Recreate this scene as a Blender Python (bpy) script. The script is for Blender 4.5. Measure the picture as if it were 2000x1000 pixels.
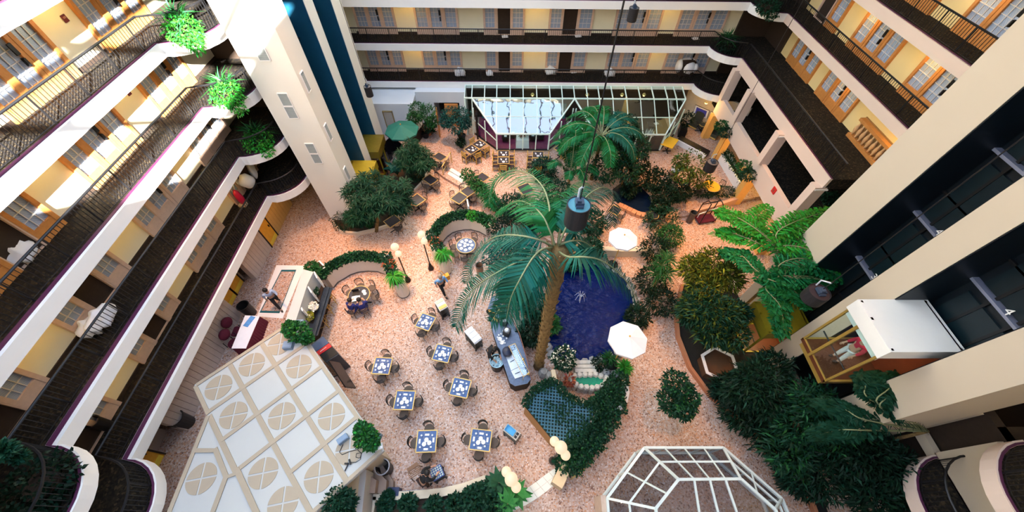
import bpy, math, random
import numpy as np
from mathutils import Vector, Matrix
for o in list(bpy.data.objects): bpy.data.objects.remove(o)
random.seed(7); rng = np.random.default_rng(7)
SC = bpy.context.scene; C = SC.collection; PI = math.pi
# ---------------------------------------------------------------- camera
FPX, HC = 731.27, 17.1124
RV = Vector((0.99994384, -0.00465749, 0.00951949)); UV = Vector((-0.00184775, 0.80787518, 0.58935073)); FV = Vector((0.01043546, 0.58933522, -0.8078212))
cd = bpy.data.cameras.new('camera'); cam = bpy.data.objects.new('camera', cd); C.objects.link(cam)
cd.sensor_width = 36; cd.sensor_fit = 'HORIZONTAL'; cd.lens = FPX/2000*36; cd.clip_end = 200; cd.clip_start = 0.05
m = Matrix((RV, UV, -FV)).transposed().to_4x4(); m.translation = Vector((0, 0, HC)); cam.matrix_world = m
SC.camera = cam
# ---------------------------------------------------------------- light
w = bpy.data.worlds.new('world'); SC.world = w; w.use_nodes = True
bg = w.node_tree.nodes['Background']; bg.inputs['Color'].default_value = (0.58, 0.73, 1.0, 1); bg.inputs['Strength'].default_value = 5.6
sd = bpy.data.lights.new('sun', 'SUN'); sun = bpy.data.objects.new('sun', sd); C.objects.link(sun)
sd.energy = 95.0; sd.angle = math.radians(0.6); sd.color = (1.0, 0.95, 0.86)
# added warm spots, unseen under the roof, tinting back floor and right path
ADDED_SPOTS = [((-7.0, 14.0), 17000), ((-3.5, 19.0), 24000), ((7.2, 6.0), 7500), ((7.5, 11.5), 14000), ((10.5, 15.5), 20000), ((-9.0, 10.0), 15000)]
sun.rotation_euler = Vector((-1.08, 1.6, -1.0)).to_track_quat('-Z', 'Y').to_euler()
vs = SC.view_settings; vs.view_transform = 'Standard'; vs.look = 'None'; vs.gamma = 1.0; vs.use_curve_mapping = False; vs.exposure = -0.18
# ---------------------------------------------------------------- helpers
def P(u, v, z=0.0):                      # a point of the photograph's 2000x1000 frame, on the level z, in metres
    d = (u-1000)*RV + (500-v)*UV + FPX*FV; t = (z-HC)/d.z
    return Vector((d.x*t, d.y*t, z))
def PX(u, v, X):
    d = (u-1000)*RV + (500-v)*UV + FPX*FV; t = X/d.x
    return Vector((X, d.y*t, HC+d.z*t))
def PY(u, v, Y):
    d = (u-1000)*RV + (500-v)*UV + FPX*FV; t = Y/d.y
    return Vector((d.x*t, Y, HC+d.z*t))
class MB:
    def __init__(s): s.v = []; s.f = []
    def add(s, vs_, fs):
        n = len(s.v); s.v += [tuple(p) for p in vs_]; s.f += [tuple(n+i for i in f) for f in fs]; return s
    def box(s, c, d, rz=0.0, M=None):
        a, b, h = d[0]/2, d[1]/2, d[2]/2; cs, sn = math.cos(rz), math.sin(rz); vs_ = []
        for z in (-h, h):
            for x, y in ((-a, -b), (a, -b), (a, b), (-a, b)):
                p = Vector((x*cs-y*sn, x*sn+y*cs, z))
                if M: p = M @ p
                vs_.append(p+Vector(c))
        return s.add(vs_, [(3,2,1,0),(4,5,6,7),(0,1,5,4),(1,2,6,5),(2,3,7,6),(3,0,4,7)])
    def bb(s, x0, x1, y0, y1, z0, z1): return s.box(((x0+x1)/2, (y0+y1)/2, (z0+z1)/2), (abs(x1-x0), abs(y1-y0), abs(z1-z0)))
    def prism(s, pts, z0, z1):
        pts = [(p[0], p[1]) for p in pts]; n = len(pts)
        if sum(pts[i][0]*pts[(i+1)%n][1]-pts[(i+1)%n][0]*pts[i][1] for i in range(n)) < 0: pts = pts[::-1]
        return s.add([(x, y, z0) for x, y in pts]+[(x, y, z1) for x, y in pts],
            [tuple(range(n-1, -1, -1)), tuple(range(n, 2*n))]+[(i, (i+1)%n, n+(i+1)%n, n+i) for i in range(n)])
    def band(s, path, t, z0, z1):            # upright wall along a path, thickness t to its left
        L, R = off(path, t/2), off(path, -t/2); n = len(path); v = []
        for i in range(n): v += [(L[i][0], L[i][1], z0), (R[i][0], R[i][1], z0), (R[i][0], R[i][1], z1), (L[i][0], L[i][1], z1)]
        f = [(0,1,2,3), tuple(4*(n-1)+k for k in (3,2,1,0))]
        for i in range(n-1):
            a, b = 4*i, 4*i+4
            for k in range(4): f.append((a+k, b+k, b+(k+1)%4, a+(k+1)%4))
        return s.add(v, f)
    def tube(s, pts, r, n=6, cap=True):
        pts = [Vector(p) for p in pts]; m_ = len(pts); rr = r if isinstance(r, (list, tuple)) else [r]*m_; v = []; ref = None
        for i, p in enumerate(pts):
            t = (pts[min(i+1, m_-1)]-pts[max(i-1, 0)]).normalized()
            if ref is None: ref = t.orthogonal().normalized()
            ref = (ref-t*ref.dot(t)); ref = ref.normalized() if ref.length > 1e-6 else t.orthogonal().normalized()
            b = t.cross(ref)
            for k in range(n):
                a = 2*PI*k/n; v.append(p+(ref*math.cos(a)+b*math.sin(a))*rr[i])
        f = [(i*n+k, i*n+(k+1)%n, (i+1)*n+(k+1)%n, (i+1)*n+k) for i in range(m_-1) for k in range(n)]
        if cap: f += [tuple(range(n-1, -1, -1)), tuple(range((m_-1)*n, m_*n))]
        return s.add(v, f)
    def lathe(s, c, prof, n=16, a0=0.0, sc=(1, 1)):
        v = []; f = []; m_ = len(prof)
        for r, z in prof:
            for k in range(n):
                a = a0+2*PI*k/n; v.append((c[0]+r*math.cos(a)*sc[0], c[1]+r*math.sin(a)*sc[1], c[2]+z))
        f = [(i*n+k, i*n+(k+1)%n, (i+1)*n+(k+1)%n, (i+1)*n+k) for i in range(m_-1) for k in range(n)]
        ring_ = tuple(prof[0]) == tuple(prof[-1])
        if prof[0][0] > 1e-5 and not ring_: f.append(tuple(range(n-1, -1, -1)))
        if prof[-1][0] > 1e-5 and not ring_: f.append(tuple(range((m_-1)*n, m_*n)))
        return s.add(v, f)
    def ball(s, c, r, n=10, sc=(1, 1, 1)):
        m_ = max(4, n//2+1)
        return s.lathe(c, [(max(1e-6, r*math.sin(PI*i/m_))*1.0, -r*sc[2]*math.cos(PI*i/m_)) for i in range(m_+1)], n, 0, sc[:2])
    def quad(s, a, b, c, d): return s.add([a, b, c, d], [(0, 1, 2, 3)])
    def slab(s, a, b, c, d, t):               # a quad given thickness t along its normal
        a, b, c, d = map(Vector, (a, b, c, d)); n = (b-a).cross(d-a).normalized()*t
        return s.add([a, b, c, d, a+n, b+n, c+n, d+n], [(3,2,1,0),(4,5,6,7),(0,1,5,4),(1,2,6,5),(2,3,7,6),(3,0,4,7)])
    def mesh(s, name, mt, smooth=False):
        me = bpy.data.meshes.new(name); me.from_pydata([tuple(p) for p in s.v], [], s.f)
        if mt: me.materials.append(mt)
        if smooth:
            for p in me.polygons: p.use_smooth = True
        me.update(); return me
def off(path, d):
    o = []; n = len(path)
    for i in range(n):
        a = Vector(path[max(i-1, 0)][:2]); b = Vector(path[min(i+1, n-1)][:2]); t = (b-a).normalized()
        k = 1.0
        if 0 < i < n-1:
            t1 = (Vector(path[i][:2])-a).normalized(); k = 1/max(.4, t1.dot(t))
        o.append((path[i][0]-t.y*d*k, path[i][1]+t.x*d*k))
    return o
def arc(cx, cy, r, a0, a1, n): return [(cx+r*math.cos(math.radians(a0+(a1-a0)*i/n)), cy+r*math.sin(math.radians(a0+(a1-a0)*i/n))) for i in range(n+1)]
def link(name, data, parent=None, loc=(0, 0, 0), rz=0.0):
    o = bpy.data.objects.new(name, data); C.objects.link(o); o.location = loc; o.rotation_euler = (0, 0, rz)
    if parent: o.parent = parent
    return o
def tag(o, label, cat, group=None):
    o['label'] = label; o['category'] = cat
    if group: o['group'] = group
    return o
def thing(name, label, cat, loc=(0, 0, 0), rz=0.0, group=None): return tag(link(name, None, None, loc, rz), label, cat, group)
def part(name, mb, mt, parent, label=None, smooth=False, stuff=False, loc=(0, 0, 0), rz=0.0):
    o = link(name, mb.mesh(name, mt, smooth) if isinstance(mb, MB) else mb, parent, loc, rz)
    if label: o['label'] = label
    if stuff: o['kind'] = 'stuff'
    return o
def solo(name, mb, mt, label, cat, loc=(0, 0, 0), rz=0.0, group=None, smooth=False): return tag(link(name, mb.mesh(name, mt, smooth), None, loc, rz), label, cat, group)
def struct(name, mb, mt, parent=None, label=None):
    o = link(name, mb.mesh(name, mt) if isinstance(mb, MB) else mb, parent)
    if not parent: o['kind'] = 'structure'
    if label: o['label'] = label
    return o
def dup(src, loc, rz, label=None, group=None):
    o = src.copy(); C.objects.link(o); o.location = loc; o.rotation_euler = (0, 0, rz)
    if label: o['label'] = label
    if group: o['group'] = group
    for ch in list(src.children):
        c = ch.copy(); C.objects.link(c); c.parent = o
        for g in list(ch.children):
            d = g.copy(); C.objects.link(d); d.parent = c
    return o
# ---------------------------------------------------------------- materials
MT = {}
def mat(name, col, rough=.6, metal=0.0, var=.12, scale=6.0, bump=0.0, emit=0.0, spec=.4, island=0.0, trans=0.0):
    if name in MT: return MT[name]
    m_ = bpy.data.materials.new(name); m_.use_nodes = True; nt = m_.node_tree; b = nt.nodes['Principled BSDF']; N = nt.nodes.new; L = nt.links.new
    tc = N('ShaderNodeTexCoord'); nz = N('ShaderNodeTexNoise'); nz.inputs['Scale'].default_value = scale; nz.inputs['Detail'].default_value = 4
    L(tc.outputs['Object'], nz.inputs['Vector'])
    mx = N('ShaderNodeMix'); mx.data_type = 'RGBA'
    c = col; mx.inputs[6].default_value = tuple(x*(1-var) for x in c)+(1,); mx.inputs[7].default_value = tuple(min(1, x*(1+var)) for x in c)+(1,)
    L(nz.outputs['Fac'], mx.inputs[0]); out = mx.outputs[2]
    if island:
        g = N('ShaderNodeNewGeometry'); mr = N('ShaderNodeMapRange'); mr.inputs[3].default_value = 1-island; mr.inputs[4].default_value = 1+island
        hs = N('ShaderNodeHueSaturation'); L(g.outputs['Random Per Island'], mr.inputs[0]); L(mr.outputs[0], hs.inputs['Value'])
        mr2 = N('ShaderNodeMapRange'); mr2.inputs[3].default_value = .5-island*.06; mr2.inputs[4].default_value = .5+island*.05
        L(g.outputs['Random Per Island'], mr2.inputs[0]); L(mr2.outputs[0], hs.inputs['Hue']); L(out, hs.inputs['Color']); out = hs.outputs['Color']
    L(out, b.inputs['Base Color']); b.inputs['Roughness'].default_value = rough; b.inputs['Metallic'].default_value = metal; b.inputs['Specular IOR Level'].default_value = spec
    if bump:
        bp = N('ShaderNodeBump'); bp.inputs['Strength'].default_value = bump; bp.inputs['Distance'].default_value = .02; L(nz.outputs['Fac'], bp.inputs['Height']); L(bp.outputs[0], b.inputs['Normal'])
    if emit: b.inputs['Emission Color'].default_value = tuple(col)+(1,); b.inputs['Emission Strength'].default_value = emit
    MT[name] = m_; return m_
def speck(name, cols, scale, rough=.5, big=.25, bump=0.0):
    m_ = bpy.data.materials.new(name); m_.use_nodes = True; nt = m_.node_tree; b = nt.nodes['Principled BSDF']; N = nt.nodes.new; L = nt.links.new
    tc = N('ShaderNodeTexCoord'); vo = N('ShaderNodeTexVoronoi'); vo.inputs['Scale'].default_value = scale; L(tc.outputs['Object'], vo.inputs['Vector'])
    sp = N('ShaderNodeSeparateColor'); L(vo.outputs['Color'], sp.inputs[0]); cr = N('ShaderNodeValToRGB'); cr.color_ramp.interpolation = 'LINEAR'
    e = cr.color_ramp.elements; n = len(cols)
    while len(e) < n: e.new(.5)
    for i, c in enumerate(cols): e[i].position = i/(n-1); e[i].color = tuple(c)+(1,)
    L(sp.outputs[0], cr.inputs[0]); nz = N('ShaderNodeTexNoise'); nz.inputs['Scale'].default_value = .35; nz.inputs['Detail'].default_value = 3; L(tc.outputs['Object'], nz.inputs['Vector'])
    mr = N('ShaderNodeMapRange'); mr.inputs[3].default_value = 1-big; mr.inputs[4].default_value = 1+big; L(nz.outputs['Fac'], mr.inputs[0])
    hs = N('ShaderNodeHueSaturation'); L(mr.outputs[0], hs.inputs['Value']); L(cr.outputs[0], hs.inputs['Color']); L(hs.outputs[0], b.inputs['Base Color'])
    b.inputs['Roughness'].default_value = rough; b.inputs['Specular IOR Level'].default_value = .3
    if bump:
        bp = N('ShaderNodeBump'); bp.inputs['Strength'].default_value = bump; bp.inputs['Distance'].default_value = .02; L(sp.outputs[1], bp.inputs['Height']); L(bp.outputs[0], b.inputs['Normal'])
    MT[name] = m_; return m_
def glassmat(name, tint, refl, rough=0.02, wave=0.0):
    m_ = bpy.data.materials.new(name); m_.use_nodes = True; nt = m_.node_tree; N = nt.nodes.new; L = nt.links.new
    nt.nodes.remove(nt.nodes['Principled BSDF']); out = nt.nodes['Material Output']
    tr = N('ShaderNodeBsdfTransparent'); tr.inputs[0].default_value = tuple(tint)+(1,); gl = N('ShaderNodeBsdfGlossy'); gl.inputs['Roughness'].default_value = rough; gl.inputs['Color'].default_value = (.95, 1, 1, 1)
    lw = N('ShaderNodeFresnel'); ge = N('ShaderNodeNewGeometry'); im = N('ShaderNodeMapRange'); im.inputs[3].default_value = 1.45; im.inputs[4].default_value = 1/1.45; L(ge.outputs['Backfacing'], im.inputs[0]); L(im.outputs[0], lw.inputs['IOR']); ad = N('ShaderNodeMath'); ad.operation = 'ADD'; ad.use_clamp = True; ad.inputs[1].default_value = refl; L(lw.outputs[0], ad.inputs[0])
    ms = N('ShaderNodeMixShader'); L(ad.outputs[0], ms.inputs[0]); L(tr.outputs[0], ms.inputs[1]); L(gl.outputs[0], ms.inputs[2]); L(ms.outputs[0], out.inputs[0])
    if wave:
        tc = N('ShaderNodeTexCoord'); nz = N('ShaderNodeTexNoise'); nz.inputs['Scale'].default_value = .9; L(tc.outputs['Object'], nz.inputs['Vector'])
        bp = N('ShaderNodeBump'); bp.inputs['Strength'].default_value = wave; bp.inputs['Distance'].default_value = .05; L(nz.outputs['Fac'], bp.inputs['Height']); L(bp.outputs[0], gl.inputs['Normal'])
    MT[name] = m_; return m_
terrazzo = speck('terrazzo', [(.17,.08,.055), (.42,.27,.21), (.47,.34,.28), (.48,.39,.36), (.45,.21,.10), (.62,.55,.55)], 20, .45, .2)
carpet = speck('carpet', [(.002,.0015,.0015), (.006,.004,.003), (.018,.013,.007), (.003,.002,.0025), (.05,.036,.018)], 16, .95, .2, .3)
white = mat('white_paint', (.80,.79,.78), .7, var=.03, scale=2)
cream = mat('cream_wall', (.84,.79,.60), .8, var=.05, scale=1.5)
yellowc = mat('yellow_cream_wall', (.80,.62,.30), .8, var=.05, scale=1.5)
beige = mat('beige_wall', (.50,.425,.335), .8, var=.03, scale=1)
towerw = mat('tower_white', (.74,.71,.64), .8, var=.03, scale=1)
pinkw = mat('fascia_right', (.66,.53,.46), .75, var=.04, scale=1)
wood = mat('orange_wood', (.52,.22,.06), .5, var=.25, scale=9)
woodpale = mat('pale_wood', (.62,.45,.36), .5, var=.15, scale=9)
black = mat('black_metal', (.012,.012,.014), .4, var=.3, metal=.3)
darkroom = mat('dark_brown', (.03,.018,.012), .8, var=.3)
purplelip = mat('purple_edge', (.07,.012,.05), .6, var=.15)
teal = mat('shaft_teal', (.006,.03,.05), .35, var=.35, scale=1.2)
tealb = mat('shaft_blue', (.008,.07,.13), .4, var=.25, scale=2)
navy = mat('shaft_navy', (.002,.006,.011), .4, var=.35, scale=1.3)
lattice_glass = None
# ================================================================= the setting
Z = {2: 3.2, 3: 5.7, 4: 8.2, 5: 10.7, 6: 13.2, 7: 15.7}
ZTOP = 22.0
struct('floor', MB().bb(-22, 24, -16, 34, -.3, 0), terrazzo)
# terrace at the back, two steps up
TZ = .2
tpath = [P(800, 300), P(842, 328), P(867, 350), P(905, 372), P(974, 412), P(1080, 478), P(1165, 490), P(1262, 492), P(1290, 432), P(1345, 424), P(1440, 396)]
struct('floor', MB().prism([(p.x, p.y) for p in tpath]+[(16.5, 17.2), (16.5, 27), (-12, 27), (-12, 19)], 0.0, TZ), terrazzo)
# outer shell: walls behind the walkways, roof with the skylight opening
struct('wall_left', MB().bb(-14.1, -13.8, -16, 33, 3.2, ZTOP), cream)
struct('wall_back', MB().bb(-14, 15.0, 26.55, 26.85, 3.2, ZTOP), cream)
struct('wall_right', MB().bb(17.25, 17.55, -16, 33, 5.7, ZTOP), yellowc)
struct('wall_left', MB().bb(-15.2, -15.0, -16, 33, 0, 3.2), cream)
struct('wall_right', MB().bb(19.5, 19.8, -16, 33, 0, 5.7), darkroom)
struct('wall_back', MB().bb(-22, 24, 33, 33.3, 0, ZTOP), cream)
struct('wall_front', MB().bb(-22, 24, -16.3, -16, 0, ZTOP), beige)
OX0, OX1, OY0, OY1 = -11.2, 3.8, -14.0, 26.4
rf = MB(); rf.bb(-22, OX0, -16.3, 33.3, ZTOP, ZTOP+.4).bb(OX1, 24, -16.3, 19.0, ZTOP, ZTOP+.4).bb(6.4, 24, 19.0, 33.3, ZTOP, ZTOP+.4).bb(OX0, OX1, -16.3, OY0, ZTOP, ZTOP+.4).bb(OX0, 6.4, OY1, 33.3, ZTOP, ZTOP+.4)
struct('ceiling', rf, white)
sk = MB()
for i in range(9): x = OX0+(OX1-OX0)*i/8; sk.box((x, (OY0+OY1)/2, ZTOP+.25), (.14, OY1-OY0, .3))
for y in (20.0, 23.0): sk.box(((OX1+6.4)/2, y, ZTOP+.25), (6.4-OX1, .14, .3))
sk.box((5.1, 22.7, ZTOP+.25), (.14, 7.4, .3))
for i in range(10): y = OY0+(OY1-OY0)*i/9; sk.box(((OX0+OX1)/2, y, ZTOP+.25), (OX1-OX0, .14, .3))
struct('trim_1', sk, mat('skylight_steel', (.03,.035,.04), .5, var=.1))
for (x, y), e in ADDED_SPOTS:
    t = thing('roof_downlight', 'x', 'lamp', (x, y, ZTOP-.6)); t['label'] = 'warm downlight added under the roof to tint the floor %s' % ('beside the left tower' if (x, y) == (-7.0, 14.0) else 'before the back doorway' if x == -3.5 else 'of the right path by the pond' if x == 7.2 else 'of the right path at the palms' if x == 7.5 else 'between the right columns and pool' if x > 10 else 'along the left siding')
    part('can', MB().lathe((0, 0, 0), [(.14, 0), (.16, .5), (.12, .6), (0, .6)], 14), black, t); ld = bpy.data.lights.new('downlight', 'SPOT'); ld.energy = e; ld.color = (1, .44, .10); ld.spot_size = math.radians(36); ld.spot_blend = 1.0; ld.shadow_soft_size = .12; link('downlight_lamp', ld, t, (0, 0, -.05))
ntrim = [1]
def trim(mb, mt): ntrim[0] += 1; return struct('trim_%d' % ntrim[0], mb, mt)
# ---- walkway slabs: outline polygons (edge path + back side)
nearL = [(x, y) for x, y in arc(-12.43, .37, 1.53, 0, 90, 8)]           # near bay, from (-10.9,.37) round to (-12.43,1.9)
farL = arc(-12.43, 15.45, 1.53, -90, 0, 8)                               # far bay round to the lift tower
nearR = arc(14.45, .37, 1.53, 180, 90, 8)
backR = arc(14.45, 25.05, 1.53, 180, 270, 8)
def lip(path, z):                                                        # dark edging along the top of a fascia
    return MB().band(path, .06, z, z+.02)
edge_paths = {}
for k in (2, 3, 4, 5, 6):
    z = Z[k]; t = .415
    far = [(-12.43, 13.92)]+farL[1:]
    path = [(-10.9, -3.0)]+nearL+far
    poly = path+[(-10.9, 18.0), (-13.8, 18.0), (-13.8, -3.0)]
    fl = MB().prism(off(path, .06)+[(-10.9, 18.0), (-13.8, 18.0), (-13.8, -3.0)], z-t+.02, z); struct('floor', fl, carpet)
    trim(MB().band(path, .12, z-t, z+.03), white)
    trim(lip(off(path, .02), z+.03), purplelip)
    edge_paths['L%d' % k] = path
for k in (2, 3, 4, 5):
    z = Z[k]; t = .40
    xe = 12.92
    path = [(-12, 25.1), (xe, 25.1)] if k == 2 else [(-12, 25.1), (xe, 25.1)]
    path = path[:-1]+backR[:1]+backR[1:]
    if k in (4, 5): path = [(x+1.36 if x > 0 else x, y) for x, y in path]
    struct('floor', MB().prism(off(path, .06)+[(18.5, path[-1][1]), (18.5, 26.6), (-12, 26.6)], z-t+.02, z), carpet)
    trim(MB().band(path, .12, z-t, z+.03), white); trim(lip(off(path, .02), z+.03), purplelip)
    edge_paths['B%d' % k] = path
for k, X in ((3, 14.49), (4, 15.85), (5, 15.85), (6, 15.85)):
    z = Z[k]; t = .39 if k > 3 else .60; ye = 23.5 if k != 6 else 25
    path = [(X, ye), (X, 12.6 if k == 3 else 11.5)]
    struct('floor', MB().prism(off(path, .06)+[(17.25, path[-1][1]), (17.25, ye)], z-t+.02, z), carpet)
    trim(MB().band(path, .14, z-t, z+.03), pinkw); trim(lip(off(path, .02), z+.03), purplelip)
    edge_paths['R%d' % k] = path
# near right bays
for k in (2, 3):
    z = Z[k]; path = [(12.92, -3.0)]+nearR+[(14.45, 1.9)]
    trim(MB().band(path, .12, z-.41, z+.03), pinkw); trim(lip(off(path, -.02), z+.03), purplelip)
    struct('floor', MB().prism(off(path, -.06)+[(17.25, 1.9), (17.25, -3)], z-.40, z), carpet)
# second storey on the right: parapet band, posts, dark room behind
struct('wall_right', MB().bb(14.3, 14.55, 12.6, 23.5, 2.05, 3.24), pinkw)
struct('floor', MB().bb(14.55, 19.5, 9.0, 27, 2.05, 2.2), carpet)
struct('wall_right', MB().bb(14.3, 14.5, -3, 2.0, 3.2, 5.2).bb(14.3, 14.5, 2.75, 2.95, 2.9, 5.2).bb(14.3, 14.5, -3, 2.95, 2.9, 3.25), beige)
struct('wall_right', MB().bb(14.9, 15.2, -3, 12.5, 0, 2.9), beige)
for y in (23.2, 20.75, 16.75, 12.8):
    trim(MB().box((14.4, y, 4.2), (.55, .42, 2.0)), pinkw)
    trim(MB().box((14.4, y, 1.02), (.5, .42, 2.05)), mat('column_lamplit', (.74,.40,.11), .7, var=.06))  # warm lamplight is put into the colour of the lower columns
trim(MB().box((14.45, 12.8, 5.08), (.6, .5, .06)).box((14.45, 16.75, 5.08), (.6, .5, .06)), white)
struct('wall_back', MB().bb(15.0, 18.0, 26.5, 26.8, 3.2, ZTOP).bb(17.1, 17.3, 24.3, 26.6, 3.2, ZTOP).bb(14.95, 15.05, 26.4, 26.6, 3.2, ZTOP), darkroom)  # dark sheets standing in for the unlit corner corridor
struct('wall_right', MB().bb(14.62, 14.9, -3, 3.1, 0, 5.2).bb(14.6, 18, 1.9, 2.4, 3.3, 5.2), darkroom)  # dark sheets close behind the opening, in place of its unlit depth
# ---- lift towers
def tower(side, X0, X1, ys, face, mt, shaftm, shaftb, XB):
    # ys: near end, shaft A (near, far), shaft B (near, far), far end;  X1 is the face towards the hall
    s = 1 if X1 > X0 else -1; b = MB()
    for a, c in ((ys[0], ys[1]), (ys[2], ys[3]), (ys[4], ys[5])): b.bb(X0, X1, a, c, 0, ZTOP)
    struct('wall_%s' % side, b, mt)
    for a, c in ((ys[1], ys[2]), (ys[3], ys[4])):
        q = MB().bb(XB-.1*s, XB, a, c, 0, ZTOP); struct('wall_%s' % side, q, shaftm)
        q = MB().bb(X0, X1-.02*s, c-.03, c, 0, ZTOP).bb(X0, X1-.02*s, a, a+.03, 0, ZTOP); struct('wall_%s' % side, q, shaftb)
        r = MB()
        for f in (.25, .62):
            y = a+(c-a)*f; r.bb(XB+.02*s, XB+.1*s, y-.04, y+.04, 0, ZTOP)
        for z in np.arange(1.3, ZTOP, 2.5): r.bb(XB, XB+.2*s, a+.25, a+.45, z, z+.12).bb(XB, XB+.08*s, a, c, z+.3, z+.36)
        trim(r, black)
tower('left', -10.6, -8.67, (15.06, 16.37, 18.08, 18.93, 20.9, 22.1), 1, towerw, teal, tealb, -9.55)
struct('wall_left', MB().bb(-13.9, -10.5, 18.0, 26.7, 3.2, ZTOP), darkroom)  # dark block standing in for the unlit corridor beside the tower
tower('right', 14.0, 12.1, (2.7, 3.77, 5.77, 6.63, 8.35, 9.73), -1, beige, navy, navy, 13.42)
# louvres in the left tower
lv = mat('louvre_grey', (.36,.40,.40), .5, var=.1)
def louvre(c, w, h, front):
    t = thing('louvre_panel', 'x', 'vent')
    fr = MB(); sl = MB()
    def bx(m_, a, z, da, dz, d):
        if front: m_.box((c[0]+a, c[1]-.02, c[2]+z), (da, d, dz))
        else: m_.box((c[0]+.02, c[1]+a, c[2]+z), (d, da, dz))
    bx(fr, -w/2, 0, .03, h, .05); bx(fr, w/2, 0, .03, h, .05); bx(fr, 0, h/2, w, .03, .05); bx(fr, 0, -h/2, w, .03, .05)
    n = 16
    for i in range(n): bx(sl, 0, -h/2+h*(i+.5)/n, w, h/n*.55, .03)
    bk = MB(); bx(bk, 0, 0, w, h, .012)
    part('frame', fr, white, t); part('slat', sl, lv, t, stuff=True); part('backing', bk, mat('louvre_dark', (.16,.18,.18), .6), t)
    return t
names = ['topmost', 'second from the top of', 'third from the top of', 'fourth from the top of', 'fifth from the top of', 'lowest of', ]
fl = [(-9.63, 10.2, 1.2), (-9.63, 9.0, 1.15), (-9.65, 7.63, 1.2), (-9.66, 6.4, 1.1), (-9.6, 5.1, 1.1)]
fl = [(-9.63, 10.51, .58), (-9.63, 9.89, .58), (-9.65, 7.93, .58), (-9.67, 7.31, .58), (-9.6, 5.36, .58), (-9.6, 4.74, .58)]
for i, (x, z, h) in enumerate(fl): louvre((x, 15.06, z), .42, h, True)['label'] = 'grey louvre on the front face of the white lift tower, ' + ['topmost of six', 'second from the top', 'third from the top', 'fourth from the top', 'second from the bottom', 'lowest of six'][i]
for i, (z, h) in enumerate(((8.5, .85), (6.0, .85), (3.4, .85))): louvre((-8.67, 15.45, z), .30, h, False)['label'] = 'narrow grey louvre on shaft side of white lift tower, ' + ['upper one', 'middle one', 'lower one by the tree'][i]
# numerals and sills of the right hand lift shafts
sill = mat('steel_sill', (.22,.24,.34), .4, metal=.2)
for ya, yb in ((3.77, 5.77), (6.63, 8.35)):
    for z, n in ((5.72, '3'), (8.22, '4'), (10.7, '5')):
        if n == '5' and ya < 5: continue
        trim(MB().bb(13.22, 13.42, ya+.02, yb-.02, z-.03, z+.05), sill)
        d = trim(MB().bb(13.34, 13.42, ya+.25, yb-.25, z+.1, z+2.15), mat('lift_door', (.003,.012,.018), .35, var=.3))
        cu = bpy.data.curves.new('floor_number', 'FONT'); cu.body = n; cu.size = .34; cu.extrude = .004; cu.align_x = 'CENTER'; cu.materials.append(white)
        o = link('floor_number', cu); o.matrix_world = Matrix(((0, 0, -1, 13.20), (-1, 0, 0, (ya+yb)/2-.2), (0, 1, 0, z+.07), (0, 0, 0, 1))); 
        o.parent = d
# ---- windows and doors along the walkways
def latmat():
    m_ = bpy.data.materials.new('curtained_pane'); m_.use_nodes = True; nt = m_.node_tree; b = nt.nodes['Principled BSDF']; N = nt.nodes.new; L = nt.links.new
    tc = N('ShaderNodeTexCoord'); wv = N('ShaderNodeTexWave'); wv.inputs['Scale'].default_value = 14; wv.inputs['Distortion'].default_value = 1.5; wv.bands_direction = 'DIAGONAL'; L(tc.outputs['Object'], wv.inputs['Vector'])
    cr = N('ShaderNodeValToRGB'); cr.color_ramp.elements[0].color = (.16,.22,.36,1); cr.color_ramp.elements[1].color = (.50,.58,.72,1); L(wv.outputs['Fac'], cr.inputs[0]); L(cr.outputs[0], b.inputs['Base Color']); b.inputs['Roughness'].default_value = .25
    return m_
pane = latmat(); muntin = mat('muntin', (.62,.60,.60), .5)
def win_meshes(wd, h=2.02):
    fr = MB(); s = .13
    fr.box((-wd/2+s/2, 0, h/2), (s, .16, h)).box((wd/2-s/2, 0, h/2), (s, .16, h)).box((0, 0, h-s/2), (wd, .14, s)).box((0, 0, .22), (wd-2*s, .12, .44))
    pn = MB().box((0, .02, h/2+.15), (wd-2*s, .03, h-.55)); mu = MB(); ww = wd-2*s
    for i in range(1, 3): mu.box((-ww/2+ww*i/3, -.01, h/2+.15), (.022, .03, h-.55))
    for i in range(1, 5): mu.box((0, -.01, .44+(h-.57)*i/5), (ww, .03, .022))
    return fr, pn, mu
WM = {}
def window_unit(kind, idx, wd, M, fm, handle):
    key = (round(wd, 2), fm.name)
    if key not in WM:
        a, b, c = win_meshes(wd); WM[key] = (a.mesh('frame', fm), b.mesh('pane', pane), c.mesh('muntin', muntin), MB().box((wd/2-.2, -.1, .95), (.06, .1, .22)).box((wd/2-.2, -.1, 1.3), (.12, .04, .3)).mesh('handle', black))
    me = WM[key]; o = link('%s_%d' % (kind, idx), me[0]); o['kind'] = 'structure'; o.matrix_world = M
    p = link('pane', me[1], o); link('muntin', me[2], p)
    if handle: link('handle', me[3], o)
nw = [0, 0]
def opening(kind, c, wd, d, z, fm):          # c: point on the wall line, d: inward normal (towards the hall)
    t = Vector((-d[1], d[0]))                # along the wall
    M = Matrix(((t[0], -d[0], 0, c[0]), (t[1], -d[1], 0, c[1]), (0, 0, 1, z), (0, 0, 0, 1)))
    M = Matrix(((-d[1], -d[0], 0, c[0]), (d[0], -d[1], 0, c[1]), (0, 0, 1, z), (0, 0, 0, 1)))
    i = 0 if kind == 'window' else 1; nw[i] += 1
    window_unit(kind, nw[i], wd, M, fm, kind == 'door')
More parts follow.
